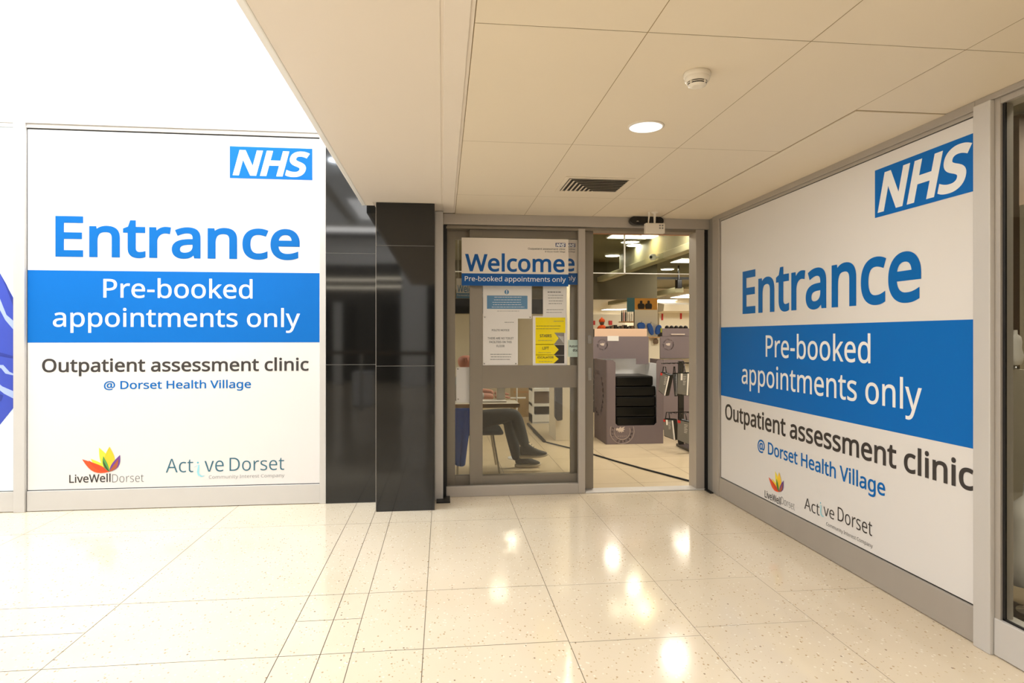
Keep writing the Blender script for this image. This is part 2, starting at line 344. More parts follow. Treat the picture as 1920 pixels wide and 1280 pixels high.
# ------------------------------------------------------------------ left window wall
w = thing('window_2', (-2.1, YL, 0), kind='structure')
x0, x1 = -3.176, -.986
BX('frame', (x0 - .006, -.60, YL - .02, YL + .10, 2.985, 3.05), 'pale', w, .003)
BX('frame', (x0 - .006, x1 + .01, YL - .008, YL + .1, 2.953, 2.985), 'pale', w, .002)
BX('frame', (x1, -.935, YL - .02, YL + .1, 0.0, 3.0), 'pale', w, .003)
BX('sill_rail', (x0, x1, YL - .012, YL + .1, 0.004, .158), 'pale', w, .003)
BX('gasket', (x0 - .004, x1 + .004, YL + .002, YL + .02, .156, 2.955), 'black', w)
BX('mullion', (-3.262, -3.182, YL - .03, YL + .1, 0, 2.99), 'pale', w, .004)
w = thing('window_1', (-4.0, YL, 0), kind='structure')
BX('frame', (-5.6, -3.182, YL - .012, YL + .1, 2.985, 3.05), 'pale', w, .003)
BX('frame', (-5.6, -3.27, YL - .008, YL + .1, 2.953, 2.985), 'pale', w, .002)
BX('sill_rail', (-5.6, -3.262, YL - .012, YL + .1, 0.004, .158), 'pale', w, .003)
BX('gasket', (-5.6, -3.262, YL + .006, YL + .02, .156, 2.96), 'grey', w)
BX('wall_left', (-9, -5.6, YL, YL + .1, 0, 3.05), 'white', kind='structure')
# ------------------------------------------------------------------ poster artwork
def petal(mb, c, ang, L, wd, mi, e, up, n, lift, bend=0):
    P = []; K = 9; c = Vector(c); e = Vector(e); up = Vector(up); n = Vector(n)
    ax = e * math.cos(ang) + up * math.sin(ang); sd = -e * math.sin(ang) + up * math.cos(ang)
    a = [(t / K, math.sin(PI * (t / K) ** .85)) for t in range(K + 1)]
    for t, s_ in a: P.append(c + ax * (L * t) + sd * (wd * (s_ + bend * math.sin(PI * t))) + n * lift)
    for t, s_ in reversed(a[1:-1]): P.append(c + ax * (L * t) - sd * (wd * (s_ - bend * math.sin(PI * t))) + n * lift)
    cen = c + ax * (L * .5) + sd * (wd * bend) + n * lift; k = len(P)
    mb.add(P + [cen], [(i, (i + 1) % k, k) for i in range(k)], mi)
def flower(parent, c, s, e, up, n):
    mb = MB(); d = math.radians
    petal(mb, c, d(143), s * .86, s * .13, 0, e, up, n, .0018, .3)
    petal(mb, c, d(112), s * 1.02, s * .17, 0, e, up, n, .0020, -.1)
    petal(mb, c, d(90), s * .98, s * .20, 1, e, up, n, .0023)
    petal(mb, c, d(153), s * 1.12, s * .16, 2, e, up, n, .0026, .55)
    petal(mb, c, d(149), s * .9, s * .08, 3, e, up, n, .0029, .9)
    petal(mb, c, d(59), s * .76, s * .13, 6, e, up, n, .0032, -.4)
    petal(mb, c, d(57), s * .60, s * .07, 7, e, up, n, .0035, -.9)
    petal(mb, c, d(110), s * .66, s * .085, 4, e, up, n, .0038, .5)
    petal(mb, c, d(116), s * .56, s * .03, 5, e, up, n, .0041, 1.2)
    mb.build('flower_logo', ['p_yel', 'p_gold', 'p_or', 'p_red', 'p_gr', 'p_dk', 'p_pu', 'p_br'], parent)
def swirl(parent, A, s, e, up, n):
    e = Vector(e); up = Vector(up); n = Vector(n); A = Vector(A); mb = MB()
    def P(u, v): return A + e * (u * s) + up * (v * s) + n * .0018
    cen = [(.0, .42), (.22, .56), (.36, .62), (.33, .34), (.29, 0.0), (.36, -.24), (.58, -.36), (.86, -.30)]
    wd = [.015, .045, .09, .16, .17, .17, .12, .01]
    L = []; R = []
    for i, (u, v) in enumerate(cen):
        a = cen[max(i - 1, 0)]; b = cen[min(i + 1, len(cen) - 1)]; t = Vector((b[0] - a[0], b[1] - a[1])).normalized()
        L.append(P(u - t.y * wd[i] * .5, v + t.x * wd[i] * .5)); R.append(P(u + t.y * wd[i] * .5, v - t.x * wd[i] * .5))
    k = len(cen); mb.add(L + R, [(i, i + 1, k + i + 1, k + i) for i in range(k - 1)], 0)
    ring = [P(.28 + .075 * math.cos(a), .80 + .075 * math.sin(a)) for a in [2 * PI * i / 12 for i in range(12)]]
    mb.add(ring, [tuple(range(12))], 1); mb.build('swirl_logo', ['cyanink', 'cyan2'], parent)
def nhs(parent, C0, C1, z0, z1, n, mback='blue'):
    """logo block between horizontal corners C0, C1"""
    C0 = Vector(C0); C1 = Vector(C1); C0.z = C1.z = z0; nn = Vector(n); e = (C1 - C0).normalized(); h = z1 - z0; w_ = (C1 - C0).length
    mb = MB(); mb.prism([C0 + nn * .0012, C1 + nn * .0012, C1 + nn * .0012 + Vector((0, 0, h)), C0 + nn * .0012 + Vector((0, 0, h))], nn * .0006)
    lg = mb.build('nhs_logo', mback, parent)
    A = C0 + e * (w_ * .035); B = C1 - e * (w_ * .03); A.z += h * .09
    text('lettering', 'NHS', A, B, h * .80, 'whiteink', lg, 'H', bold=.034, shear=.24, n=n, off=.0028, space=1.0)
def entrance_poster(label, T, n, P, XX):
    """T: pixel->wall point; P: measured marks"""
    e = Vector((1, 0, 0)) if n[1] else Vector((0, -1, 0)); up = Vector((0, 0, 1)); nn = Vector(n)
    a, b, z0, z1, bz0, bz1 = XX
    base = a.copy(); base.z = z0
    t = thing('entrance_poster', base, label, 'poster')
    def rect(name, p, q, za, zb, m, lift, th, parent):
        p = Vector(p); q = Vector(q); p.z = q.z = za; d = Vector((0, 0, zb - za))
        return MB().prism([p + nn * lift, q + nn * lift, q + nn * lift + d, p + nn * lift + d], nn * th).build(name, m, parent)
    rect('backing', a, b, z0, z1, 'poster', -.004, .004, t)
    rect('blue_band', a, b, bz0, bz1, 'blue', .0002, .0006, t)
    nhs(t, T(*P['nhs'][0]), T(*P['nhs'][1]), T(*P['nhs'][0]).z, T(*P['nhs'][2]).z, n)
    for (nm, body, pl, pr, pt, m, ref, bold) in P['txt']:
        A = T(*pl); B = T(*pr); h = T(*pt).z - A.z
        text(nm, body, A, B, h, m, t, ref, bold, n=n)
    c = T(*P['flower'][0]); s = T(*P['flower'][1]).z - c.z; flower(t, c, s, e, up, nn)
    A = T(*P['swirl'][0]); s = T(*P['swirl'][1]).z - A.z; swirl(t, A, s, e, up, nn)
    return t
TL = lambda px, py: onY(px, py, YL)
PL = dict(nhs=[(431, 333.6), (585.7, 337), (431, 274)], txt=[
    ('heading_lettering', 'Entrance', (104, 481), (562, 486), (104, 404.5), 'blueink', 'E', .019),
    ('band_lettering', 'Pre-booked', (194, 557.7), (473.5, 560), (194, 522.7), 'whiteink', 'P', .006),
    ('band_lettering', 'appointments only', (99.5, 612.7), (562.7, 615), (99.5, 585.5), 'whiteink', 'a', .006),
    ('clinic_lettering', 'Outpatient assessment clinic', (79, 698), (579, 697), (79, 672.3), 'darkink', 'O', .016),
    ('village_lettering', '@ Dorset Health Village', (195, 729.5), (470.7, 729), (195, 714.3), 'blueink', 'D', .014),
    ('logo_lettering', 'LiveWell', (130, 905), (207.5, 904), (130, 890), 'darkink', 'L', .010),
    ('logo_lettering', 'Dorset', (210.5, 904), (270, 902.5), (210.5, 889), 'greyink', 'D', -.012),
    ('logo_lettering', 'Act', (311, 885.7), (362.5, 885), (311, 860), 'tealink', 'A', -.004),
    ('logo_lettering', 've', (383.5, 884), (419.5, 883), (383.5, 864), 'tealink', 'v', -.004),
    ('logo_lettering', 'Dorset', (430.5, 882.5), (533, 881), (430.5, 858), 'tealink', 'D', -.004),
    ('logo_lettering', 'Community Interest Company', (391.7, 897.2), (533.5, 896), (391.7, 891), 'midink', 'C', 0)],
    flower=[(205.5, 884), (205.5, 836)], swirl=[(364.5, 885), (364.5, 862.5)])
entrance_poster('large poster left of the black pillar reading Entrance, Pre-booked appointments only, with broad white margins', TL, (0, -1, 0), PL,
                (Vector((x0, YL, 0)), Vector((x1, YL, 0)), .164, 2.943, 1.300, 1.859))
TR = lambda px, py: onX(px, py, XR)
PR = dict(nhs=[(1641, 408.7), (1831, 357.5), (1641, 320)], txt=[
    ('heading_lettering', 'Entrance', (1392.6, 588.6), (1727.5, 566), (1392.6, 509.5), 'blueink', 'E', .019),
    ('band_lettering', 'Pre-booked', (1436, 668.5), (1632.5, 676), (1436, 628.5), 'whiteink', 'P', .006),
    ('band_lettering', 'appointments only', (1391, 719), (1729, 750), (1391, 690.5), 'whiteink', 'a', .006),
    ('clinic_lettering', 'Outpatient assessment clinic', (1360, 785.5), (1826, 900), (1360, 756), 'darkink', 'O', .016),
    ('village_lettering', '@ Dorset Health Village', (1421, 844), (1660, 920), (1421, 822), 'blueink', 'D', .014),
    ('logo_lettering', 'LiveWell', (1434, 931.5), (1464, 940), (1434, 918.5), 'darkink', 'L', .010),
    ('logo_lettering', 'Dorset', (1465, 944), (1490.5, 950), (1465, 930.5), 'greyink', 'D', -.012),
    ('logo_lettering', 'Act', (1508.5, 953), (1537, 962), (1508.5, 931.5), 'darkink', 'A', -.002),
    ('logo_lettering', 've', (1544.5, 965), (1564.5, 972), (1544.5, 949), 'darkink', 'v', -.002),
    ('logo_lettering', 'Dorset', (1571, 984-9), (1635.5, 1000), (1571, 949.5), 'darkink', 'D', -.002),
    ('logo_lettering', 'Community Interest Company', (1549.5, 984.5), (1636.5, 1010), (1549.5, 978), 'greyink', 'C', 0)],
    flower=[(1461.5, 922), (1461.5, 884)], swirl=[(1535.5, 957), (1535.5, 937)])
yA, yB = 5.056, 2.505
entrance_poster('large poster on the right wall reading Entrance, Pre-booked appointments only, seen at a slant', TR, (-1, 0, 0), PR,
                (Vector((XR, yA, 0)), Vector((XR, yB, 0)), .166, 2.315, .853, 1.424))
# ------------------------------------------------------------------ right window wall
w = thing('window_3', (XR, 3.8, 0), kind='structure')
BX('frame', (XR - .018, XR + .08, 2.503, 5.19, 2.337, ZC), 'silver', w, .003)
BX('frame', (XR - .008, XR + .08, 2.503, 5.06, 2.319, 2.337), 'silver', w, .002)
BX('sill_rail', (XR - .012, XR + .08, 2.503, 5.13, .004, .160), 'silver', w, .003)
BX('post', (XR - .028, XR + .045, 2.416, 2.503, 0, 2.352), 'pale', w, .004)
BX('post', (XR - .02, XR + .08, 5.062, 5.125, 0, 2.34), 'silver', w, .003)
BX('post', (XR - .012, XR + .08, 5.13, 5.20, 0, ZC), 'silver', w, .003)
BX('gasket', (XR + .001, XR + .03, 2.50, 5.06, .158, 2.321), 'black', w)
w = thing('window_4', (XR, 1.4, 0), kind='structure')
BX('frame', (XR - .018, XR + .08, .1, 2.503, 2.352, ZC), 'silver', w, .003)
BX('frame', (XR - .005, XR + .08, .1, 2.416, 2.325, 2.352), 'silver', w, .003)
BX('post', (XR - .008, XR + .055, 2.388, 2.416, 0.0, 2.352), 'silver', w, .003)
BX('sill_rail', (XR - .012, XR + .08, .1, 2.414, .004, .160), 'pale', w, .003)
BX('gasket', (XR + .004, XR + .012, 2.376, 2.388, .16, 2.325), 'black', w)
BX('gasket', (XR + .004, XR + .014, .1, 2.388, .158, .168), 'black', w)
BX('pane', (XR + .014, XR + .020, .1, 2.388, .166, 2.325), 'glass', w)
BX('post', (XR - .02, XR + .08, .02, .1, 0.0, ZC), 'silver', w)
BX('wall_right', (XR, XR + .1, -3, .02, 0, ZC), 'white', kind='structure')
BX('wall_right', (XR + .035, XR + .05, 2.44, 5.2, .0, ZC), 'grey', kind='structure')
# ------------------------------------------------------------------ sliding door
D = thing('door_1', (1.15, YD, 0), kind='structure')
def YB(pa, pb, qa, qb, Y): # pixel rect on plane Y -> x0,x1,z0,z1
    c = ((pa + pb) / 2, (qa + qb) / 2)
    return onY(pa, c[1], Y).x, onY(pb, c[1], Y).x, onY(c[0], qb, Y).z, onY(c[0], qa, Y).z
BX('jamb', (-.062, .004, 5.20, 5.40, 0, ZC), 'pale', D, .003)
BX('jamb_gap', (.004, .036, 5.30, 5.36, 0, 2.285), 'black', D)
BX('header', (.006, 2.356, YD - .01, YD + .14, 2.288, ZC), 'silver', D, .003)
BX('header_track', (.03, 2.30, YD + .02, YD + .16, 2.262, 2.286), 'bronze', D)
of = BX('outer_frame', (1.158, 1.218, YD - .005, YD + .035, .0, 2.272), 'silver', D, .003)
BX('bottom_rail', (.03, 1.158, YD - .005, YD + .035, .0, .088), 'silver', of, .003)
BX('top_rail', (.03, 1.158, YD, YD + .03, 2.256, 2.272), 'bronze', of)
BX('pane', (.03, 1.158, YD + .010, YD + .016, .088, 2.256), 'frontglass', of)
YS = 5.37
lx0 = onY(880.5, 700, YS).x; lx1 = onY(905, 700, YS).x; rx0 = onY(1084, 700, YS).x; rx1 = onY(1112.5, 700, YS).x
zt = onY(980, 446, YS).z; zm1 = onY(980, 685, YS).z; zm0 = onY(980, 727, YS).z; zb = onY(980, 890, YS).z
lf = BX('sliding_leaf', (lx0, lx1, YS, YS + .04, .02, 2.262), 'bronze', D, .002)
BX('stile', (rx0, rx1, YS, YS + .04, .02, 2.262), 'bronze', lf, .002)
BX('rail', (lx1, rx0, YS, YS + .04, zt, 2.262), 'bronze', lf)
BX('rail', (lx1, rx0, YS, YS + .04, zm0, zm1), 'bronze', lf)
BX('rail', (lx1, rx0, YS, YS + .04, .02, zb), 'bronze', lf)
BX('pane', (lx1, rx0, YS + .016, YS + .022, zb, zt), 'doorglass', lf)
x_, x2, za, zb2 = YB(1102, 1109, 628, 644, YS); BX('lock', (x_, x2, YS - .004, YS, za, zb2), 'chrome', lf, .001)
x_, x2, za, zb2 = YB(1102.5, 1109, 689, 713, YS); BX('pull', (x_, x2, YS - .004, YS, za, zb2), 'chrome', lf, .001)
YF = 5.45
sx0 = onY(839, 700, YF).x; sx1 = onY(853.5, 700, YF).x; sx2 = onY(1070, 700, YF).x; sx3 = onY(1086, 700, YF).x
z1 = onY(865, 449, YF).z; z0 = onY(865, 891, YF).z
sc = BX('side_screen', (sx0 - .03, sx1, YF, YF + .04, .0, 2.262), 'bronze', D, .002)
BX('stile', (sx2, sx3, YF, YF + .04, 0, 2.262), 'bronze', sc)
BX('rail', (sx1, sx2, YF, YF + .04, z1, 2.262), 'bronze', sc)
BX('rail', (sx1, sx2, YF, YF + .04, 0, z0), 'bronze', sc)
BX('pane', (sx1, sx2, YF + .016, YF + .022, z0, z1), 'glass', sc)
jx0 = onY(1305, 700, 5.30).x; jx1 = onY(1321, 700, 5.30).x
BX('jamb', (jx0, jx1, 5.30, 5.46, 0, 2.287), 'silver', D, .003)
BX('jamb_gap', (jx1, 2.325, 5.31, 5.40, 0, 2.287), 'black', D)
BX('threshold', (1.22, jx1, YD - .01, YD + .13, 0, .012), 'pale', D, .003)
BX('lintel', (.9, 2.4, 5.50, 5.56, 2.272, 2.5), 'lintel', D)
BX('floor_pad', (-.05, .06, 5.10, 5.298, 0, .012), 'black', D); BX('floor_pad', (jx1 - .01, XR - .02, 5.16, 5.31, 0, .010), 'black', D)
# wall masses around the door, inside
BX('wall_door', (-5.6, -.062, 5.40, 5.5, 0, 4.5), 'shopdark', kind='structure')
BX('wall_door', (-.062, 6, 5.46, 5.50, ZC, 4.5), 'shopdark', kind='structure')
BX('wall_door', (2.325, 2.42, 5.2, 5.5, 0, ZC), 'grey', kind='structure')
BX('wall_door', (2.42, 6, 5.2, 5.3, 0, 2.95), 'shopwhite', kind='structure')
# ------------------------------------------------------------------ ceiling fittings
t = thing('smoke_detector', (.996, 2.30, ZC), 'round cream smoke detector on ceiling panel near the recessed lamp', 'smoke detector')
p = onY(1307, 150, 1); c = fl(1307, 137, ZC)
t.location = (c.x, c.y, ZC)
MB().lathe((c.x, c.y, ZC), [(.050, 0), (.052, -.004), (.051, -.016), (.048, -.018)], n=40).build('base', 'cream', t)
MB().lathe((c.x, c.y, ZC), [(.048, -.018), (.047, -.030), (.041, -.036)], n=40).build('body', 'cream', t)
MB().lathe((c.x, c.y, ZC), [(.036, -.034), (.036, -.047)], n=30).build('slot', 'slot', t)
mb = MB(); mb.lathe((c.x, c.y, ZC), [(.038, -.0400), (.0385, -.0415), (.037, -.0425)], n=40); mb.lathe((c.x, c.y, ZC), [(.036, -.046), (.034, -.050), (.020, -.054)], n=40)
for k in range(4):
    a = k * PI / 2 + .5; mb.box(c.x + .036 * math.cos(a) - .003, c.x + .036 * math.cos(a) + .003, c.y + .036 * math.sin(a) - .003, c.y + .036 * math.sin(a) + .003, ZC - .048, ZC - .035)
mb.build('grille', 'cream', t)
for i, (x, y) in enumerate(LAMPS):
    t = thing('downlight', (x, y, ZC), ['recessed round lamp in ceiling between the smoke detector and the air vent',
              'recessed round ceiling lamp just above and behind the camera', 'recessed round ceiling lamp farthest behind the camera'][i], 'light', 'recessed lamps over the lobby')
    MB().lathe((x, y, ZC), [(.088, .001), (.089, -.004), (.080, -.006), (.079, .001)], n=40).build('rim', 'cream', t)
    MB().lathe((x, y, ZC), [(.079, -.0055), (.0795, -.003)], n=40).build('reflector', 'lampglow' if i == 0 else 'lampglow', t)
# air vent: frame + L-shaped nested vanes
v0 = (.742, 3.985); v1 = (1.215, 4.435)
t = thing('ceiling_vent', ((v0[0] + v1[0]) / 2, (v0[1] + v1[1]) / 2, ZC), 'square beige air vent with angled vanes set in ceiling before the door', 'air vent')
c0 = fl(1066, 333, ZC); c1 = fl(1181, 336, ZC); c2 = fl(1049, 359, ZC); c3 = fl(1156, 357, ZC)
v0 = ((c0.x + c2.x) / 2, (c0.y + c1.y) / 2); v1 = ((c1.x + c3.x) / 2, (c2.y + c3.y) / 2)
BX('backing', (v0[0], v1[0], v0[1], v1[1], ZC - .001, ZC - .0005), 'slot', t)
mb = MB()
for a in [(v0[0] - .03, v1[0] + .03, v0[1] - .03, v0[1]), (v0[0] - .03, v1[0] + .03, v1[1], v1[1] + .03), (v0[0] - .03, v0[0], v0[1], v1[1]), (v1[0], v1[0] + .03, v0[1], v1[1])]:
    mb.box(*a, ZC - .005, ZC - .0005)
mb.build('frame', 'ceil', t, .002)
nv = 8; sx = (v1[0] - v0[0]) * .62 / nv; sy = (v1[1] - v0[1]) / nv
for k in range(nv):
    xa = v0[0] + .004 + sx * k; ya = v0[1] + .006 + sy * k; wx, wy = sx * .52, sy * .48
    mb = MB()
    mb.prism([(xa, ya, ZC - .008), (xa + wx, ya + wy, ZC - .003), (xa + wx, v1[1], ZC - .003), (xa, v1[1], ZC - .008)], (0, 0, .0015))
    mb.prism([(xa, ya, ZC - .008), (xa + wx, ya + wy, ZC - .003), (v1[0], ya + wy, ZC - .003), (v1[0], ya, ZC - .008)], (0, 0, .0015))
    mb.build('vane', 'ceil', t)
# motion sensor on header + hanging emergency unit
x_, x2, za, zb2 = YB(1179, 1243, 406, 423, YD - .03)
mb = MB(); R_ = (zb2 - za) / 2; zc = (za + zb2) / 2; pts = []
for k in range(9): a = PI / 2 + PI * k / 8; pts.append((x_ + R_ * 1.4 + R_ * 1.4 * math.cos(a), YD - .06, zc + R_ * math.sin(a)))
for k in range(9): a = -PI / 2 + PI * k / 8; pts.append((x2 - R_ * 1.4 + R_ * 1.4 * math.cos(a), YD - .06, zc + R_ * math.sin(a)))
t = thing('door_sensor', ((x_ + x2) / 2, YD - .01, zc), 'black oval motion sensor on the header above the open doorway', 'sensor')
mb.prism(pts, (0, .048, 0)).build('housing', 'blackgloss', t, .006)
MB().lathe(((x_ * .78 + x2 * .22), YD - .063, zc - .01), [(.012, -.004), (.012, .004)], n=16).build('lens', 'chrome', t)
YE = 5.02
x_, x2, za, zb2 = YB(1211, 1247, 418, 437, YE)
t = thing('emergency_light', ((x_ + x2) / 2, YE, ZC), 'small white box hung from ceiling on two stems over the doorway', 'emergency light')
BX('housing', (x_, x2, YE, YE + .05, za, zb2), 'cream', t, .005)
xa = onY(1227.5, 410, YE + .025).x; xb = onY(1217, 410, YE + .025).x
MB().lathe((xa, YE + .025, ZC), [(.028, 0), (.026, -.008), (.01, -.013), (.008, -.10)], n=20).build('stem', 'cream', t)
MB().tube([(xb, YE + .025, ZC), (xb, YE + .025, ZC - .03), (xb - .006, YE + .025, zb2)], [.010, .007, .005]).build('cable', 'cream', t)
mb = MB(); cx = x_ + (x2 - x_) * .80; cz = za + (zb2 - za) * .64
for a in range(4):
    th = a * PI / 2 + PI / 4; mb.lathe((cx + .013 * math.cos(th), YE - .001, cz + .013 * math.sin(th)), [(.0001, -.001)], n=4) if False else None
    mb.box(cx + .011 * (1 if a % 2 else -1) - .007, cx + .011 * (1 if a % 2 else -1) + .007, YE - .0015, YE, cz + .011 * (1 if a < 2 else -1) - .007, cz + .011 * (1 if a < 2 else -1) + .007)
mb.build('lamp_cluster', 'grey', t, .003)

# ================================================================== SIGNS ON THE DOOR
def prect(name, pa, pb, qa, qb, Y, m, parent, th=.001, lift=0):
    a = YB(pa, pb, qa, qb, Y); return BX(name, (a[0], a[1], Y - lift - th, Y - lift, a[2], a[3]), m, parent)
def ptext(name, body, pa, pb, qb, qt, Y, m, parent, ref=None, bold=0, res=3, lift=.0015, shear=0):
    A = onY(pa, qb, Y); B = onY(pb, qb, Y); h = onY(pa, qt, Y).z - A.z
    return text(name, body, A, B, h, m, parent, ref, bold, shear, res, off=lift)
def welcome(label, Y, pa, pb, qa, qb, full=True, m=('board', 'signblue')):
    w_, h_ = pb - pa, qb - qa; X = lambda u: pa + w_ * u; Q = lambda v: qa + h_ * v
    c = onY((pa + pb) / 2, qb, Y); t = thing('welcome_sign', (c.x, Y, c.z), label, 'sign')
    prect('backing', pa, pb, qa, qb, Y, m[0], t, .004)
    prect('blue_band', pa, pb, Q(.745), qb, Y, m[1], t, .0005, .0041)
    prect('nhs_logo', X(.880), X(.972), Q(.095), Q(.180), Y, 'navy', t, .0003, .0041)
    ptext('lettering', 'Welcome', X(.032), X(.965), Q(.69), Q(.325), Y, m[1], t, 'W', .019, lift=.005)
    ptext('lettering', 'Pre-booked appointments only', X(.03), X(.975), Q(.895), Q(.795), Y, 'whiteink', t, 'P', .004, lift=.0055)
    ptext('lettering', 'NHS', X(.885), X(.968), Q(.173), Q(.102), Y, 'whiteink', t, 'H', .05, lift=.005, shear=.2)
    ptext('lettering', 'Outpatient assessment clinic', X(.622), X(.972), Q(.235), Q(.195), Y, 'darkink', t, 'O', .012, lift=.005)
    ptext('lettering', '@ Dorset Health Village', X(.78), X(.97), Q(.290), Q(.262), Y, 'darkink', t, 'D', .008, lift=.005)
    return t
welcome('sharp Welcome sign on the front of the door glass, Pre-booked appointments only', YD + .009, 865.5, 1065.5, 447, 536)
welcome('second Welcome sign, mostly hidden behind the sharp one, its right edge showing', YS + .015, 903, 1083.5, 448, 533, m=('board', 'signblue'))
t = welcome('small faint Welcome board standing in for a reflection in narrow left door strip', 6.7, 855.5, 912, 522, 559, m=('paper', 'ghostblue'))  # solid board in pale colours stands in for a reflected Welcome sign
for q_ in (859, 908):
    p = onY(q_, 524, 6.7); MB().tube([p, (p.x, p.y, 2.92)], .0015, n=6).build('added_cord', 'chrome', t)  # made-up cords, only there to hold the stand-in board
def lines(parent, Y, pa, pb, rows, m, th=.9, name='small_print', words=True):
    mb = MB(); rnd = random.Random(int(pa * 7 + rows[0]))
    for q in rows:
        a = pa + rnd.uniform(0, (pb - pa) * .12); end = pb - rnd.uniform(0, (pb - pa) * .12); x = a
        while x < end:
            w_ = min(rnd.uniform(2, 6), end - x); b = YB(x, x + w_, q - th / 2, q + th / 2, Y); mb.box(b[0], b[1], Y - .0016, Y - .0012, b[2], b[3]); x += w_ + .9
    return mb.build(name, m, parent)
YN = YS + .0155
def notice(label, pa, pb, qa, qb, m='paper', Y=YN):
    c = onY((pa + pb) / 2, qb, Y); t = thing('paper_notice', (c.x, Y, c.z), label, 'notice')
    prect('sheet', pa, pb, qa, qb, Y, m, t, .0009); return t
def pins(t, pts, Y):
    for (a, b) in pts:
        p = onY(a, b, Y); MB().tube([(p.x, Y - .001, p.z), (p.x, Y - .006, p.z)], .006).build('screw_cap', 'chrome', t)
t = notice('white notice with a blue panel and round exclamation mark under the Welcome sign', 905.5, 997, 532, 597, Y=YN)
prect('blue_panel', 913, 989, 554, 579, YN, 'ghostblue', t, .0004, .001)
c = onY(950, 547.3, YN); MB().tube([(c.x, YN - .001, c.z), (c.x, YN - .0016, c.z)], .0195, n=24).build('badge', 'ghostblue', t)
ptext('lettering', '!', 949, 951, 550.5, 544, YN, 'whiteink', t, '!', .01, lift=.0025)
lines(t, YN - .001, 920, 983, [557, 562, 566.5, 571, 575.5], 'whiteink', .8); lines(t, YN - .001, 930, 975, [583], 'greyink', .6, 'small_line')
pins(t, [(909, 594.5), (994, 594.5)], YN)
t = notice('white sheet headed Polite Notice about toilet facilities, lower left of door glass', 905.5, 971, 594.5, 684.5, Y=YN - .0025); Y = YN - .0035
ptext('lettering', 'POLITE NOTICE', 922, 955, 620.5, 617, Y, 'greyink', t, 'P', .012)
ptext('lettering', 'THERE ARE NO TOILET', 914.5, 963, 636, 632, Y, 'greyink', t, 'T', .012)
ptext('lettering', 'FACILITIES ON THIS', 917.5, 959.5, 643, 639, Y, 'greyink', t, 'F', .012)
ptext('lettering', 'FLOOR', 931, 946, 650.5, 646.5, Y, 'greyink', t, 'F', .012)
lines(t, Y, 919, 960, [664, 668.8, 673.5], 'greyink', 1.0); lines(t, Y, 946, 964, [604], 'midink', 1.1, 'letterhead'); pins(t, [(908, 681.5), (967, 681.5)], YN - .003)
t = notice('narrow white text notice at upper right under the Welcome sign, above yellow sheet', 1018, 1062.5, 532, 595, Y=YN); Y = YN - .001
lines(t, Y, 1026, 1055, [547.5], 'darkink', 1.3, 'heading'); lines(t, Y, 1026, 1057, [553.5, 558.5, 564, 569], 'greyink', .9); lines(t, Y, 1024, 1057, [580.5, 585.5], 'greyink', .8, 'small_line')
t = notice('yellow arrow direction sheet reading Stairs, Lift, Escalator on the door glass', 999, 1063.5, 592.5, 685, Y=YN - .0025); Y = YN - .0035
prect('yellow_panel', 1004, 1060, 595, 624, Y, 'yellow', t, .0003)
for (qa, qb, body, ta, tb, tq0, tq1) in [(622, 646, 'STAIRS', 1012, 1034, 632, 626.5), (645, 665.5, 'LIFT', 1017, 1029, 655, 650), (664.5, 681, 'ESCALATOR', 1008, 1038, 671.8, 667.8)]:
    mb = MB(); pts = [(1004, qa), (1038, qa), (1047.5, (qa + qb) / 2), (1038, qb), (1004, qb)]; P3 = [onY(a, b, Y - .0012) for a, b in pts]
    pr = MB().box(*((lambda r_: (r_[0], r_[1], Y - .0008, Y - .0004, r_[2], r_[3]))(YB(1036, 1058, qa + 1.5, qb, Y)))).build('photo', 'slot' if body != 'STAIRS' else 'grey', t)
    a = mb.prism(P3, (0, .0004, 0)).build('arrow', 'yellow', t)
    ptext('lettering', body, ta, tb, tq0, tq1, Y, 'darkink', a, body[0], .014, lift=.003)
    lines(t, Y - .0012, 1008, 1036, [tq0 + 6], 'greyink', .7, 'small_line')
mb = MB()
for k in range(7):
    p = [onY(1046 + k * 1.6, 630 + k * 1.9, Y - .001), onY(1057, 632 + k * 1.9, Y - .001)]
    mb.prism([p[0], p[1], p[1] + Vector((0, 0, .003)), p[0] + Vector((0, 0, .003))], (0, .0002, 0))
mb.build('stair_picture', 'whiteink', t)
lines(t, Y - .0003, 1005, 1054, [611, 616], 'darkink', .8); lines(t, Y - .0003, 1036, 1058, [602], 'greyink', .9, 'letterhead')
t = tag(thing('door_sticker', onY(1076, 669, YN)), 'pale mint sticker reading Automatic door, cut off by the door frame', 'sticker')
prect('sheet', 1065, 1096, 637, 669, YN - .02, 'mint', t, .0008)
ptext('lettering', 'Automatic', 1067, 1093, 651, 646.5, YN - .021, 'darkink', t, 'A', .014); ptext('lettering', 'door', 1074, 1087, 659, 653.5, YN - .021, 'darkink', t, 'd', .014)
t = notice('plain pale notice board with corner screws in narrow left strip of the door', 855.5, 884, 688, 754.5, m='paper', Y=YF + .015); pins(t, [(858.5, 691.5), (859, 748)], YF + .015)
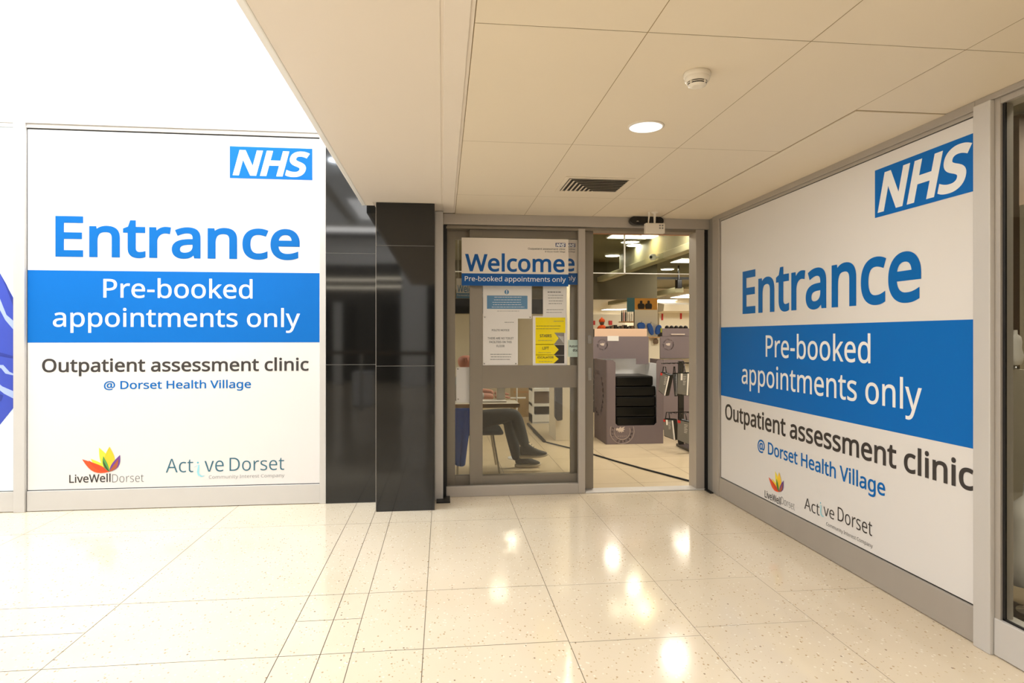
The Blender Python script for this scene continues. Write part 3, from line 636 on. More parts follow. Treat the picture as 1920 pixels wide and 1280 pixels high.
# ------------------------------------------------------------------ blue scrubs poster, far left
t = thing('figure_poster', (-4.2, YL, .164), 'pale blue poster of a figure in blue scrubs, cut off at left edge', 'poster')
BX('backing', (-5.6, -3.267, YL - .002, YL + .004, .164, 2.953), 'art_bg', t)
def art(pts, m, lift, name): MB().prism([onY(a, b, YL - lift) for a, b in pts], (0, .0003, 0)).build(name, m, t)
art([(-120, 470), (-40, 470), (0, 512), (27, 562), (27, 762), (0, 796), (-30, 830), (-130, 840)], 'art_blue', .0035, 'scrubs')
art([(-20, 655), (27, 668), (27, 672), (-20, 664)], 'art_deep', .0045, 'fold')
art([(0, 560), (12, 590), (27, 603), (27, 620), (10, 600), (-6, 570)], 'art_light', .0045, 'fold')
art([(0, 512), (14, 545), (27, 580), (27, 566), (12, 533)], 'art_deep', .0045, 'fold')
art([(-10, 684), (6, 684), (18, 697), (27, 701), (27, 704), (10, 700), (2, 690), (-10, 688)], 'art_light', .0045, 'fold')
art([(-10, 712), (4, 724), (27, 734), (27, 748), (8, 738), (-10, 724)], 'art_light', .0045, 'fold')
art([(-10, 735), (6, 741), (2, 752), (-10, 750)], 'art_deep', .0048, 'fold')

exec_shop = True
# ================================================================== SHOP INTERIOR
ZS = 2.92
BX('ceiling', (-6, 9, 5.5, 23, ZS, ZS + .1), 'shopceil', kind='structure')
BX('wall_far', (-6, 9, 20, 20.2, 0, ZS), 'shopwhite', kind='structure')
BX('wall_shop_left', (-6.1, -6, 5.4, 23, 0, ZS), 'shopwhite', kind='structure')
BX('wall_shop_right', (9, 9.1, -3, 23, 0, ZS), 'shopwhite', kind='structure')
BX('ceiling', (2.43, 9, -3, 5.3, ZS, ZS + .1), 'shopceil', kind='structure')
BX('wall_shop_rear', (2.43, 9, -3.1, -3, 0, ZS), 'shopwhite', kind='structure')
# bulkhead and black band
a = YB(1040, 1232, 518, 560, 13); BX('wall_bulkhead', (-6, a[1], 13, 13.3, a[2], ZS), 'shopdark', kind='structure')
BX('trim_3', (-6, 4.4, 19.9, 19.98, 1.35 + 42 * 20 / F, 1.35 + 85 * 20 / F), 'black', kind='structure')
a = YB(1113, 1300, 509, 513, 9)
t = thing('glass_smoke_curtain', (2.5, 9, a[2]), 'hanging glass screen with white edge strips high in the shop', 'glass screen')
BX('pane', (-1, onY(1301, 480, 9).x, 9, 9.01, a[2], ZS), 'smoke', t); BX('edge_strip', (-1, onY(1301, 480, 9).x, 8.99, 9.02, a[2] - .004, a[2] + .008), 'white', t)
for px in (1171, 1300.5):
    x_ = onY(px, 480, 9).x; BX('edge_strip', (x_ - .01, x_ + .01, 8.99, 9.02, a[2], ZS), 'white', t)
# ducts along the shop
def duct(label, px0, py0, zb_, hgt, wid, y0, y1, m='duct'):
    p = fl(px0, py0, zb_); t = BX('ceiling_duct', (p.x, p.x + wid, y0, y1, zb_, zb_ + hgt), m, bevel=.008, label=label, cat='duct'); return t
duct('long boxed duct below the ceiling nearest the doorway, under the camera', 1305, 463, 2.50, .10, .14, 5.6, 14)
xd = fl(1305, 463, 2.5).x
BX('wall_downstand', (xd + .05, xd + .12, 5.6, 11.5, 2.60, ZS), 'duct', kind='structure')
duct('boxed duct deeper in the shop, beyond the glass screen on the right', 1305, 541, 2.35, .12, .2, 13.9, 19.8)
# CCTV
p = onX(1223.5, 482, xd - .09); t = thing('security_camera', p, 'small white dome camera fixed to the side of the duct', 'camera')
MB().lathe(p, [(.001, -.05), (.03, -.045), (.05, -.02), (.055, .01), (.045, .04), (.001, .05)], n=16).build('head', 'white', t)
MB().tube([(p.x + .02, p.y, p.z - .03), (p.x + .03, p.y, 2.55), (xd + .01, p.y, 2.55)], .014).build('arm', 'white', t)
MB().tube([(p.x - .03, p.y - .03, p.z), (p.x - .042, p.y - .045, p.z - .005)], .022).build('lens', 'blackgloss', t)
# lamps
def disc(px, py, r, label, z=ZS, pw=7):
    p = fl(px, py, z); disklight('shop_and_fill_light', (p.x, p.y, z - .038), r * 1.8, pw, (1, .93, .80)); t = thing('ceiling_lamp', (p.x, p.y, z), label, 'light', 'lamps on the shop ceiling')
    MB().lathe((p.x, p.y, z), [(r, 0), (r, -.02), (r * .96, -.03)], n=28).build('rim', 'white', t)
    MB().lathe((p.x, p.y, z), [(r * .94, -.028), (r * .9, -.036)], n=28).build('diffuser', 'lampshop', t)
def panel(px, py, wx, wy, label, z=ZS, pw=0):
    p = fl(px, py, z)
    if pw: area('shop_and_fill_light', (p.x, p.y, z - .028), wx, pw, (1, .93, .80), sy=wy)
    pass; t = thing('ceiling_lamp', (p.x, p.y, z), label, 'light', 'lamps on the shop ceiling')
    BX('rim', (p.x - wx / 2 - .02, p.x + wx / 2 + .02, p.y - wy / 2 - .02, p.y + wy / 2 + .02, z - .02, z), 'white', t)
    BX('diffuser', (p.x - wx / 2, p.x + wx / 2, p.y - wy / 2, p.y + wy / 2, z - .026, z - .02), 'lampshop', t)
disc(1190.5, 456.5, .15, 'round shop lamp, larger and upper of the two left of the duct'); disc(1148.5, 476.5, .15, 'round shop lamp, leftmost, left of the white strip of the glass screen')
disc(1251.5, 502.5, .16, 'round shop lamp between the duct and the wide square panel')
panel(1295, 487, .62, .62, 'square shop lamp panel at the right jamb, through glass screen', pw=12); panel(1180, 441.5, .62, .3, 'shallow lamp panel at the top left of doorway under the lintel')
panel(1222, 441.5, .4, .3, 'shallow lamp panel at the top behind the hanging white box')
panel(1282, 555.5, .62, .62, 'long thin lamp panel deep in shop, lower of the far pair', 2.6, pw=12); panel(1300, 552, .62, .62, 'long thin lamp panel deep in shop, upper of the far pair', 2.62)
panel(1246, 562, .62, .62, 'thin lamp panel just right of the picture poster', 2.55); panel(1151, 579, .62, .62, 'thin lamp panel low at left against the black band', 2.2, pw=8)
for i, (qx, qy) in enumerate([(1265, 1235), (935, 1110), (960, 1015), (1075, 1250)]):
    v_ = fl(qx, qy, -ZS); x, y = v_.x, v_.y
    disklight('shop_and_fill_light', (x, y, ZS - .036), .30, [9, 7, 6, 7][i], (1, .93, .80))
    t = thing('ceiling_lamp', (x, y, ZS), ['lamp hidden above the door header, seen only as a bright spot on lobby floor', 'shop lamp hidden behind the Welcome sign, far left', 'shop lamp hidden above doorway, right', 'shop lamp hidden behind the door leaf, near'][i], 'light', 'lamps on the shop ceiling')
    MB().lathe((x, y, ZS), [(.17, 0), (.17, -.02), (.16, -.03)], n=28).build('rim', 'white', t); MB().lathe((x, y, ZS), [(.155, -.028), (.15, -.034)], n=28).build('diffuser', 'lampshop', t)
# speaker
a = YB(1267, 1276, 524, 541, 13.5); t = thing('wall_speaker', ((a[0] + a[1]) / 2, 13.5, a[2]), 'black box speaker hanging above the far duct', 'speaker')
BX('cabinet', (a[0], a[1], 13.4, 13.55, a[2], a[3]), 'blackgloss', t, .01); BX('bracket', ((a[0] + a[1]) / 2 - .01, (a[0] + a[1]) / 2 + .01, 13.45, 13.5, a[3], ZS), 'blackgloss', t)
BX('beam', (0, 9, 13.6, 13.8, onY(1250, 523, 13.6).z, onY(1250, 519, 13.6).z), 'black', label='dark crossbar carrying the black speaker', cat='bar')
# slatwall, pictures, red signs
YW = 11.5; a = YB(1190, 1233, 580, 720, YW); mb = MB()
n_ = 14
for k in range(n_): z0_ = a[3] * k / n_; mb.box(a[0], a[1], YW, YW + .05, z0_ + .006, a[3] * (k + 1) / n_ - .006)
mb.box(a[0], a[1], YW + .01, YW + .06, 0, a[3]); mb.build('slatwall_display', 'shopwhite', label='white slatwall stand behind the displays holding blue bags', cat='display stand')
b = YB(1190, 1232.5, 559, 580.5, YW); t = thing('picture_poster', ((b[0] + b[1]) / 2, YW, b[2]), 'orange outdoor picture of two people in dark jackets atop slatwall', 'poster')
BX('sheet', (b[0], b[1], YW, YW + .03, b[2], b[3]), 'art_orange', t)
for q in (1202, 1216):
    c = onY(q, 577, YW); MB().lathe((c.x, YW - .008, c.z - .02), [(.058, 0), (.068, .06), (.06, .095), (.018, .108), (.026, .125), (.022, .15), (.002, .158)], n=14, sy=.12).build('figure', 'slot', t)
b = YB(1176, 1190, 558, 584, YW); BX('side_banner', (b[0], b[1], YW, YW + .02, b[2], b[3]), 'art_teal', label='narrow teal picture banner left of the orange poster', cat='poster')
for i, (pa, pb, qa, qb, lb) in enumerate([(1141.5, 1148, 601, 609, 'square red sign on far wall right of orange hat'), (1110, 1116, 601, 609, 'red sign on far wall at left edge of the doorway'),
    (1240.5, 1243.5, 588, 600, 'narrow upright red sign above the grey display header'), (1275.5, 1278.5, 587, 598, 'narrow upright red sign nearer the right jamb'), (1296.5, 1304, 585, 592, 'red sign cut by the right door jamb')]):
    b = YB(pa, pb, qa, qb, 15); BX('wall_sign', (b[0], b[1], 15, 15.01, b[2], b[3]), 'red', label=lb, cat='sign', group='red signs in the shop')
b = YB(1040, 1172, 589, 760, 15.02); BX('wall_partition', (b[0], b[1], 15.02, 15.2, 0, b[3]), 'shopwhite', kind='structure')
b = YB(1236, 1400, 582, 760, 15.02); BX('wall_partition', (b[0], b[1], 15.02, 15.2, 0, b[3]), 'shopwhite', kind='structure')
b = YB(1236, 1400, 575, 587, 14.9); mb = MB(); mb.prism([(b[0], 15.02, b[2]), (b[0], 15.02, b[3] + .1), (b[0], 14.55, b[3] + .04), (b[0], 14.6, b[2] + .04)], (b[1] - b[0], 0, 0)); mb.build('canopy', 'shopwhite', label='sloped cream canopy along the top of the far right wall', cat='canopy')
# shelf with bottles
YBt = 11.7; b = YB(1163, 1191, 602.5, 604.5, YBt); BX('wall_shelf', (b[0], b[1], YBt - .12, YBt + .12, b[2], b[3]), 'wood', label='narrow yellow edged shelf carrying bottles left of slatwall', cat='shelf')
for i in range(7):
    px = 1166 + i * 3.7; c = onY(px, 602.5, YBt); h = .19 if i > 2 else .23
    o = MB().lathe((c.x, YBt, b[3]), [(.014, 0), (.015, .01), (.015, h * .7), (.006, h * .8), (.007, h)], n=12)
    o.build('bottle', 'bottle' if i > 2 else ('bottledark' if i != 1 else 'pink'), label=['tall dark bottle at left end of the small shelf', 'tall pinkish bottle second on the small shelf', 'dark bottle third on small shelf', 'white bottle nearest the dark ones on shelf', 'white bottle, second of the white row', 'white bottle, third of the white row', 'white bottle at right end of the shelf'][i], cat='bottle', group='bottles on the small shelf')
# blue bags on hooks
for i, (px, qy, s_) in enumerate([(1202, 611, 1.0), (1219.5, 617, 1.25), (1234, 618, 1.1)]):
    c = onY(px, qy, YW - .12); t = thing('blue_pouch', c, ['folded blue pouch hooked leftmost on white slatwall', 'long blue pouch hanging in the middle of the slatwall', 'blue pouch with lime edge hanging right on slatwall'][i], 'bag', 'blue pouches on the slatwall')
    mb = MB(); w_ = [.075, .05, .055][i]; h_ = [.065, .11, .09][i]; lean = [.0, .03, -.02][i]; P3 = []
    prof = [(-1, .3), (-.9, .7), (-.5, 1), (.2, 1.0), (.7, .9), (1, .4), (1, -.3), (.75, -.8), (.3, -1), (-.4, -1), (-.85, -.6)]
    mb.prism([(c.x + u * w_ + lean * (-v), c.y - .03, c.z + v * h_) for u, v in prof], (0, .06, 0)); mb.build('pouch', 'bluebag', t, .02)
    if i == 2: BX('lime_panel', (c.x + .03, c.x + .06, c.y - .045, c.y - .03, c.z - .05, c.z + .03), 'lime', t)
    MB().tube([(c.x, YW + .004, c.z + h_ + .0), (c.x, YW - .15, c.z + h_ + .0), (c.x, YW - .16, c.z + h_ + .03)], .005).build('hook', 'chrome', t)
# orange hat and fleece mannequin
for i, (px, qy, s_) in enumerate([(1128.5, 604, 1.0), (1301, 607, .8)]):
    c = onY(px, qy, [11.2, 11.65][i]); st = [onY(1150, 612.5, 10.9).z - .04, onY(1270, 617, 11.4).z][i]; t = thing('hat_mannequin', (c.x, c.y, 0), ['orange hat and fleece on a display head at left of doorway', 'orange item display at right beside the jamb'][i], 'display head')
    MB().lathe(c, [(.001, -.055), (.035 * s_, -.045), (.048 * s_, 0), (.04 * s_, .03), (.001, .05)], n=16).build('head', 'mid', t)
    MB().lathe(c, [(.05 * s_, .005), (.056 * s_, .01), (.054 * s_, .04), (.04 * s_, .062), (.012, .075), (.012, .09), (.001, .092)], n=16).build('hat', 'orange', t)
    MB().lathe(c, [(.07 * s_, st - c.z + .002), (.085 * s_, -.11), (.06 * s_, -.07), (.03, -.05)], n=16, sx=1.1).build('fleece', 'orange', t)
    MB().lathe((c.x, c.y, 0), [(.03, st), (.03, max(c.z - .12, st + .01))], n=10).build('stand', 'grey', t)
# dark stock counter behind displays
b = YB(1113, 1190, 612.5, 617, 10.9); BX('shelf_unit', (b[0], b[1], 10.9, 11.4, 0, b[3] - .04), 'rear', label='dark stock shelf behind the left grey display', cat='shelf')
for i in range(8):
    px = 1142 + i * 6.2; c = onY(px, 615, 10.95); h = .05 + .012 * (i % 3)
    BX('stock_box', (c.x - .025, c.x + .022, 10.92, 11.1, b[3] - .04, b[3] - .04 + h), ['rear', 'mid', 'slot'][i % 3], bevel=.006, label='small dark packet in the row on the dark stock shelf', cat='box', group='dark packets on the stock shelf')
b = YB(1236, 1310, 613, 617, 11.4); BX('shelf_unit', (b[0] + .06, b[1] + .3, 11.4, 11.9, 0, b[2]), 'rear', label='dark counter behind right grey display header', cat='counter')
for i in range(5):
    px = 1256 + i * 8.8; c = onY(px, 613, 11.45)
    MB().lathe((c.x, 11.6, b[2]), [(.04, 0), (.045, .02), (.04, .05), (.02, .07), (.001, .075)], n=12).build('hat', 'slot', label='dark knitted hat in the row on the right counter', cat='hat', group='dark hats on the right counter')
b = YB(1216, 1238, 631, 633, 10.0); BX('wall_shelf', (b[0], b[1], 10, 10.3, b[2] , b[3]), 'wood', label='small wooden shelf edge between the two grey displays', cat='shelf')
b2 = YB(1217, 1237, 633, 700, 10.1); BX('shelf_unit', (b2[0], b2[1], 10.1, 10.5, 0, b2[3]), 'shopwhite', label='white cupboard between the two grey displays', cat='cupboard')
c = onY(1231, 639, 10.02); MB().lathe((c.x, 10.06, c.z - .05), [(.03, 0), (.045, .02), (.045, .06), (.02, .09)], n=12, sy=.5).build('brown_toy', 'mid', label='small brown furry item in front of white cupboard', cat='trinket')
# ------------------------------------------------------------------ cardboard displays
def dragon(parent, c, s, e, up, n, m='cardink'):
    mb = MB(); e = Vector(e); up = Vector(up); n = Vector(n); c = Vector(c)
    body = [(-1, .25), (-.75, .55), (-.5, .35), (-.3, .5), (0, .75), (.15, .45), (.45, .6), (.9, .75), (.6, .3), (.95, .1), (.55, .05), (.7, -.35), (.4, -.25), (.2, -.6), (.05, -.2), (-.25, -.5), (-.3, -.1), (-.6, -.45), (-.55, 0), (-.9, -.1)]
    mb.prism([c + e * (u * s) + up * (v * s) for u, v in body], n * .001); mb.build('dragon_emblem', m, parent)
Y1 = 7.62
fA = fl(1138.5, 833); fB = fl(1243.5, 831); Yf = (fA.y + fB.y) / 2
X0 = onY(1138.5, 700, Yf).x; X1 = onY(1243.5, 700, Yf).x; ztop = onY(1150, 675, Yf).z; dep = .62
t = thing('cardboard_display', ((X0 + X1) / 2, Yf, 0), 'mauve grey cardboard stock bin full of black packs beside the doorway', 'display stand')
cx0 = onY(1154, 700, Yf).x; cx1 = onY(1231, 700, Yf).x; zc0 = onY(1190, 797.5, Yf).z; th = .012
# front panel with a deep cutout: left upright, right upright, lower part
def rpoly(x0_, x1_, z0_, z1_, r_, corners):
    P = []
    for (cx, cz, a0, on) in ((x1_, z1_, 0, 'tr' in corners), (x0_, z1_, 90, 'tl' in corners), (x0_, z0_, 180, 'bl' in corners), (x1_, z0_, 270, 'br' in corners)):
        if on:
            ox = cx - r_ if cx == x1_ else cx + r_; oz = cz - r_ if cz == z1_ else cz + r_
            for k in range(5): a = math.radians(a0 + 90 * k / 4); P.append((ox + r_ * math.cos(a), oz + r_ * math.sin(a)))
        else: P.append((cx, cz))
    return P
def pan(parent, name, poly, Y, m='card', th=.01): return MB().prism([(u, Y, v) for u, v in poly], (0, th, 0)).build(name, m, parent)
pan(t, 'front_panel', [(X0, 0), (X1, 0), (X1, ztop - .01), (X1 - .01, ztop), (cx1 + .02, ztop), (cx1, ztop - .02), (cx1, zc0 + .03), (cx1 - .03, zc0), (cx0 + .03, zc0), (cx0, zc0 + .03), (cx0, ztop - .03), (cx0 - .03, ztop), (X0, ztop)], Yf)
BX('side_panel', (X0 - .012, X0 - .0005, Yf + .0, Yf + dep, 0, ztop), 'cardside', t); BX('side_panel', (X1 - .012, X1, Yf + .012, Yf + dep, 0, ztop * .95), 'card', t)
BX('inner_back', (X0, X1, Yf + dep, Yf + dep + .01, 0, ztop + .06), 'white', t); BX('inner_side', (X1 - .02, X1 - .013, Yf + .012, Yf + dep, .3, ztop * .95), 'white', t)
hd = Yf + dep * .75
h0 = YB(1112, 1216, 630.5, 672, hd); tab = YB(1193, 1216, 672, 682.5, hd)
pan(t, 'header_card', [(h0[0], h0[2]), (tab[0], h0[2]), (tab[0], tab[2]), (h0[1], tab[2]), (h0[1], h0[3] - .01), (h0[1] - .01, h0[3]), (h0[0] + .02, h0[3]), (h0[0], h0[3] - .02)], hd)
hp = YB(1115, 1213, 616, 630.5, hd + .012); BX('peach_band', (hp[0], hp[1], hd + .012, hd + .022, hp[2] - .02, hp[3]), 'peach', t)
hl = YB(1139, 1160, 629.5, 639, hd - .003); BX('price_label', (hl[0], hl[1], hd - .004, hd - .001, hl[2], hl[3]), 'paper', t)
c = onY(1129.5, 646, hd); rr = (onY(1140.5, 646, hd).x - c.x); E1 = (1, 0, 0); E2 = (0, 0, 1); E3 = (0, -1, 0)
ring_text('ring_lettering', 'IIIIIIII COMPANY IIII THE ', c, rr * .72, rr * .34, 'cardink', t, E1, E2, E3, 150)
dragon(t, c + Vector((0, -.003, 0)), rr * .42, E1, E2, E3)
c = onY(1166.5, 808.5, Yf); rr = (onY(1189, 808, Yf).x - c.x) * .94
ring_text('ring_lettering', 'COMPANY THE ', c, rr * .80, rr * .26, 'cardink', t, E1, E2, E3, 8, 250)
for q_ in (.70, 1.06):
    pts = [c + Vector((rr * q_ * math.cos(a_), -.002, rr * q_ * math.sin(a_))) for a_ in [math.radians(d_) for d_ in range(-205, 26, 6)]]
    MB().tube([p_ for p_ in pts if p_.z < zc0 - .004], .002, n=4).build('ring_line', 'cardink', t)
dragon(t, c + Vector((-.02, -.003, .015)), rr * .42, E1, E2, E3)
text('lettering', '★★★★★', (c.x - .05, Yf, c.z - .045), (c.x + .05, Yf, c.z - .045), .01, 'cardink', t, '★', n=E3, off=.003) if False else None
mb = MB()
for k in range(5): mb.prism([(c.x - .05 + k * .025 + .006 * math.sin(q * 2 * PI / 5), Yf - .001, c.z - .06 + .006 * math.cos(q * 2 * PI / 5)) for q in (0, 2, 4, 1, 3)][:3], (0, -.002, 0))
mb.build('stars', 'cardink', t)
# side print (partly seen)
cs = Vector((X0 - .012, Yf + .42, ztop * .58)); ring_text('ring_lettering', 'COMPANY THE IIIIIIIII ', cs, .25, .075, 'cardink', t, (0, -1, 0), (0, 0, 1), (-1, 0, 0), 45)
# packs
zt_ = zc0 + .004; zb0 = .01
hts = [.105, .115, .12, .115, .115]; z_ = zc0 - .02
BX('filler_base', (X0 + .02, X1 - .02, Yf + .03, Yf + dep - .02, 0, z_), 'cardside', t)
px_ = [(1157, 1230), (1155.5, 1230.5), (1156, 1230), (1155, 1230.5), (1156, 1225)]
tot = onY(1190, 705, Yf).z - z_; hs = [tot * .2] * 5
for k in range(5):
    xa = onY(px_[k][0], 750, Yf + .02).x - .01; xb = onY(px_[k][1], 750, Yf + .02).x - (.0 if k < 4 else .0)
    mb = MB(); nx, nz = 10, 4; z1_ = z_ + hs[k]
    mb.box(xa, xb, Yf + .02 + .01 * (k % 2), Yf + dep - .06, z_ + .0012, z1_ - .0008)
    mb.build('folded_pack', 'bagplastic', bevel=.02, label=['black wrapped pack at the bottom of the stack in the grey bin', 'black wrapped pack second from the bottom in the grey bin', 'black wrapped pack in the middle of the grey bin stack', 'black wrapped pack second from the top in the grey bin', 'topmost black wrapped pack in the grey bin, set slightly left'][k], cat='pack', group='black packs stacked in the grey bin')
    z_ = z1_
# second display behind the bags
Y2 = 8.75
a = YB(1244, 1330, 674, 860, Y2); a2 = onY(1284.5, 700, Y2).x; zlo = onY(1290, 700, Y2).z
t = thing('cardboard_display', ((a[0] + a[1]) / 2, Y2, 0), 'mauve grey cardboard display behind the hanging silver bags at right', 'display stand')
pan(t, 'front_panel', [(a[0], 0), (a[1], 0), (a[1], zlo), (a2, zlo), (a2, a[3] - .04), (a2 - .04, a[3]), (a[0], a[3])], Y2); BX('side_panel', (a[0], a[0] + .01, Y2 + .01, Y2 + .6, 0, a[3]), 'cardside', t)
h = YB(1238, 1330, 630.5, 671, Y2 + .3); BX('header_card', (h[0], h[1], Y2 + .3, Y2 + .31, h[2], h[3]), 'card', t)
h = YB(1242, 1330, 615.5, 630, Y2 + .31); BX('top_band', (h[0], h[1], Y2 + .311, Y2 + .32, h[2], h[3]), 'card', t)
h = YB(1216, 1330, 672, 720, Y2 + .5); BX('inner_back', (a[0] + .02, a[1], Y2 + .5, Y2 + .51, 0, h[3]), 'shopwhite', t)
h = YB(1258, 1284, 625.5, 627.5, Y2 + .3); BX('slot', (h[0], h[1], Y2 + .295, Y2 + .31, h[2], h[3]), 'cardink', t)
c = onY(1253, 646, Y2 + .3); rr = onY(1264.5, 646, Y2 + .3).x - c.x
ring_text('ring_lettering', 'IIIIIIII COMPANY IIII THE ', c, rr * .72, rr * .34, 'cardink', t, E1, E2, E3, 150); dragon(t, c + Vector((0, -.003, 0)), rr * .42, E1, E2, E3)
# hanging bag rack: stand, arms, bags
Y3 = 6.95; xs_ = onY(1330, 700, Y3 + .1).x
t = thing('hanging_rack', (xs_, Y3 + .1, 0), 'black metal rack with hooks holding silver fronted bags by the right jamb', 'rack')
BX('post', (xs_ - .015, xs_ + .015, Y3 + .25, Y3 + .28, 0, 1.12), 'blackgloss', t); BX('post', (onY(1291, 700, Y3).x, onY(1301, 700, Y3).x, Y3 + .3, Y3 + .33, .05, 1.05), 'blackgloss', t)
BX('base', (xs_ - .25, xs_ + .3, Y3 + .0, Y3 + .5, 0, .03), 'blackgloss', t)
for (q, pa) in ((681, 1240), (773, 1252)):
    p0 = onY(pa, q, Y3 + .15); p1 = onY(1340, q - 2, Y3 + .15); MB().tube([p0, p1], .006).build('crossbar', 'blackgloss', t)
    for px in range(int(pa), 1304, 9):
        p = onY(px, q, Y3 + .15); MB().tube([p, p + Vector((0, -.12, 0)), p + Vector((0, -.13, .012))], .003, n=6).build('hook', 'blackgloss', t)
def silver_bag(label, pts, Y, tilt, dx, tagr, face):
    """pts: pixel corners of silver face TL TR BR BL ; dx: side depth in px to right"""
    P = [onY(a, b, Y) for a, b in pts]; ctr = sum(P, Vector()) / 4
    t = thing('hanging_bag', P[0], label, 'bag', 'silver fronted bags on the rack')
    D3 = Vector((.07, .05, 0)); g2 = [p + Vector((0, .004, 0)) for p in P]
    ext = [P[0] + Vector((-.006, .004, .012)), P[1] + Vector((.012, .03, .012)), P[2] + Vector((.012, .03, -.012)), P[3] + Vector((-.006, .004, -.012))]
    MB().prism(ext, D3).build('bag_body', 'bagplastic', t, .012)
    mb = MB(); mb.prism(P, (0, .003, 0)); mb.build('silver_front', 'silverbag', t)
    w_ = (P[1] - P[0]); h_ = (P[3] - P[0])
    q = [P[0] + w_ * .86, P[1], P[2], P[3] + (P[2] - P[3]) * .86]; MB().prism([v - Vector((0, .002, 0)) for v in q], (0, .001, 0)).build('white_strip', 'whiteink', t)
    if tagr:
        o_ = P[0] + Vector((-.004, -.003, 0)); MB().prism([o_, o_ + w_ * .22, o_ + w_ * .22 + h_ * .14, o_ + h_ * .14], (0, .001, 0)).build('red_tab', 'red', t)
    q = [P[0] + w_ * .26, P[0] + w_ * .42, P[0] + w_ * .42 + h_ * .33, P[0] + w_ * .26 + h_ * .33] if face else None
    if q: MB().prism([v - Vector((0, .002, 0)) for v in q], (0, .001, 0)).build('barcode_sticker', 'whiteink', t)
    mb = MB()
    for k in range(6):
        o_ = P[0] + w_ * .48 + h_ * (.14 + .08 * k) - Vector((0, .002, 0)); e_ = w_ * (.26 - .03 * (k % 3)); mb.prism([o_, o_ + e_, o_ + e_ + h_ * .015, o_ + h_ * .015], (0, .001, 0))
    mb.build('small_print', 'whiteink', t)
    tp = (P[0] + P[1]) / 2 + Vector((0, .02, .012)); ww = w_.x
    MB().tube([tp + Vector((-ww * .22, 0, 0)), tp + Vector((-ww * .12, 0, .075)), tp + Vector((ww * .12, 0, .075)), tp + Vector((ww * .22, 0, 0))], .006, n=6).build('handle', 'blackgloss', t)
silver_bag('upper left silver bag on the rack, tilted, red tab at corner', [(1239, 698), (1255.5, 705), (1247, 742), (1234.5, 731)], Y3, 0, 0, True, False)
silver_bag('upper right silver bag on the rack, hanging straight, white sticker', [(1271, 700), (1292, 700), (1290, 741), (1270, 738)], Y3 - .02, 0, 0, False, True)
silver_bag('bag squeezed between the two upper silver bags', [(1262, 701), (1269, 701), (1269, 741), (1266, 741)], Y3 + .12, 0, 0, False, False)
silver_bag('lower left silver bag on the rack near the floor, red tab', [(1244, 786), (1262, 788), (1266, 825), (1245.5, 816)], Y3, 0, 0, True, True)
silver_bag('lower right silver bag, largest, lowest by the right jamb', [(1271, 787), (1296, 793), (1295.5, 834), (1270, 824)], Y3 - .05, 0, 0, True, False)
# black cable on the shop floor
P = [fl(1000, 810), fl(1021, 829), fl(1070, 841), fl(1113, 853), fl(1160, 867), fl(1210, 881), fl(1303, 905.5), fl(1345, 916)]
for v in P: v.z = .008
P[-1].y = max(P[-1].y, 5.52)
MB().tube([P[0]] + P[1:], .009, n=8).build('floor_cable', 'black', label='black cable running slantwise across the shop floor tiles', cat='cable')
p0 = onY(983, 786, 7.3); MB().tube([fl(1021, 829) + Vector((0, 0, .012)), fl(990, 796) + Vector((0, 0, .012))], .02, n=8).build('cable_cover', 'slot', label='thick dark cable cover on floor behind the seated person', cat='cable')
# ------------------------------------------------------------------ seated person, chair, table
YP = 6.32
def skin(name, nodes, edges, m, parent, sub=2, root=0):
    me = bpy.data.meshes.new(name); bm = bmesh.new(); lay = bm.verts.layers.skin.verify(); vs = []
    for i, (co, r_) in enumerate(nodes):
        v = bm.verts.new(co); v[lay].radius = (r_ if isinstance(r_, tuple) else (r_, r_)); v[lay].use_root = (i == root); vs.append(v)
    for a_, b_ in edges: bm.edges.new((vs[a_], vs[b_]))
    bm.to_mesh(me); bm.free(); o = bpy.data.objects.new(name, me); COL.objects.link(o)
    sk = o.modifiers.new('skin', 'SKIN'); sk.use_smooth_shade = True; sb = o.modifiers.new('sub', 'SUBSURF'); sb.levels = sub; sb.render_levels = sub
    dg = bpy.context.evaluated_depsgraph_get(); nm = bpy.data.meshes.new_from_object(o.evaluated_get(dg)); bpy.data.objects.remove(o)
    nm.name = name; nm.materials.clear(); nm.materials.append(M[m])
    for p_ in nm.polygons: p_.use_smooth = True
    o = bpy.data.objects.new(name, nm); COL.objects.link(o); setp(o, parent); return o
hipx = onY(866, 780, YP).x; kx1 = onY(968, 775, YP).x; kx2 = onY(958, 785, YP).x
t = thing('person', (hipx, YP, 0), 'person in grey trousers and dark shoes seated at table, legs crossed at the ankle', 'person')
hd_ = onY(874, 674, YP)
def V(px, py, dy=0): q = onY(px, py, YP + dy); return (q.x, q.y, q.z)
hip = (hipx, YP, .50)
A1 = V(985, 838, -.09); A2 = V(970, 862, .08)
K1 = V(966, 776, -.10); K2 = V(952, 783, .10)
nodes = [(hip, (.11, .10)), ((hipx - .02, YP, .68), .13), ((hipx + .0, YP, .86), (.14, .12)), ((hipx + .03, YP, .955), .075), ((hipx + .06, YP, 1.0), .055), ((hd_.x, YP, 1.07), .10), ((hd_.x + .005, YP, 1.165), .098),
    ((hipx + .01, YP - .17, .90), .055), ((hipx + .10, YP - .21, .76), .044), ((hipx + .31, YP - .17, .755), .033),
    ((hipx + .01, YP + .17, .90), .055), ((hipx + .12, YP + .2, .78), .044), ((hipx + .33, YP + .10, .765), .033),
    ((hipx + .05, YP - .09, .50), .085), (K1, .058), (A1, .038), ((hipx + .05, YP + .09, .50), .085), (K2, .058), (A2, .038)]
edges = [(0, 1), (1, 2), (2, 3), (3, 4), (4, 5), (5, 6), (2, 7), (7, 8), (8, 9), (2, 10), (10, 11), (11, 12), (0, 13), (13, 14), (14, 15), (0, 16), (16, 17), (17, 18)]
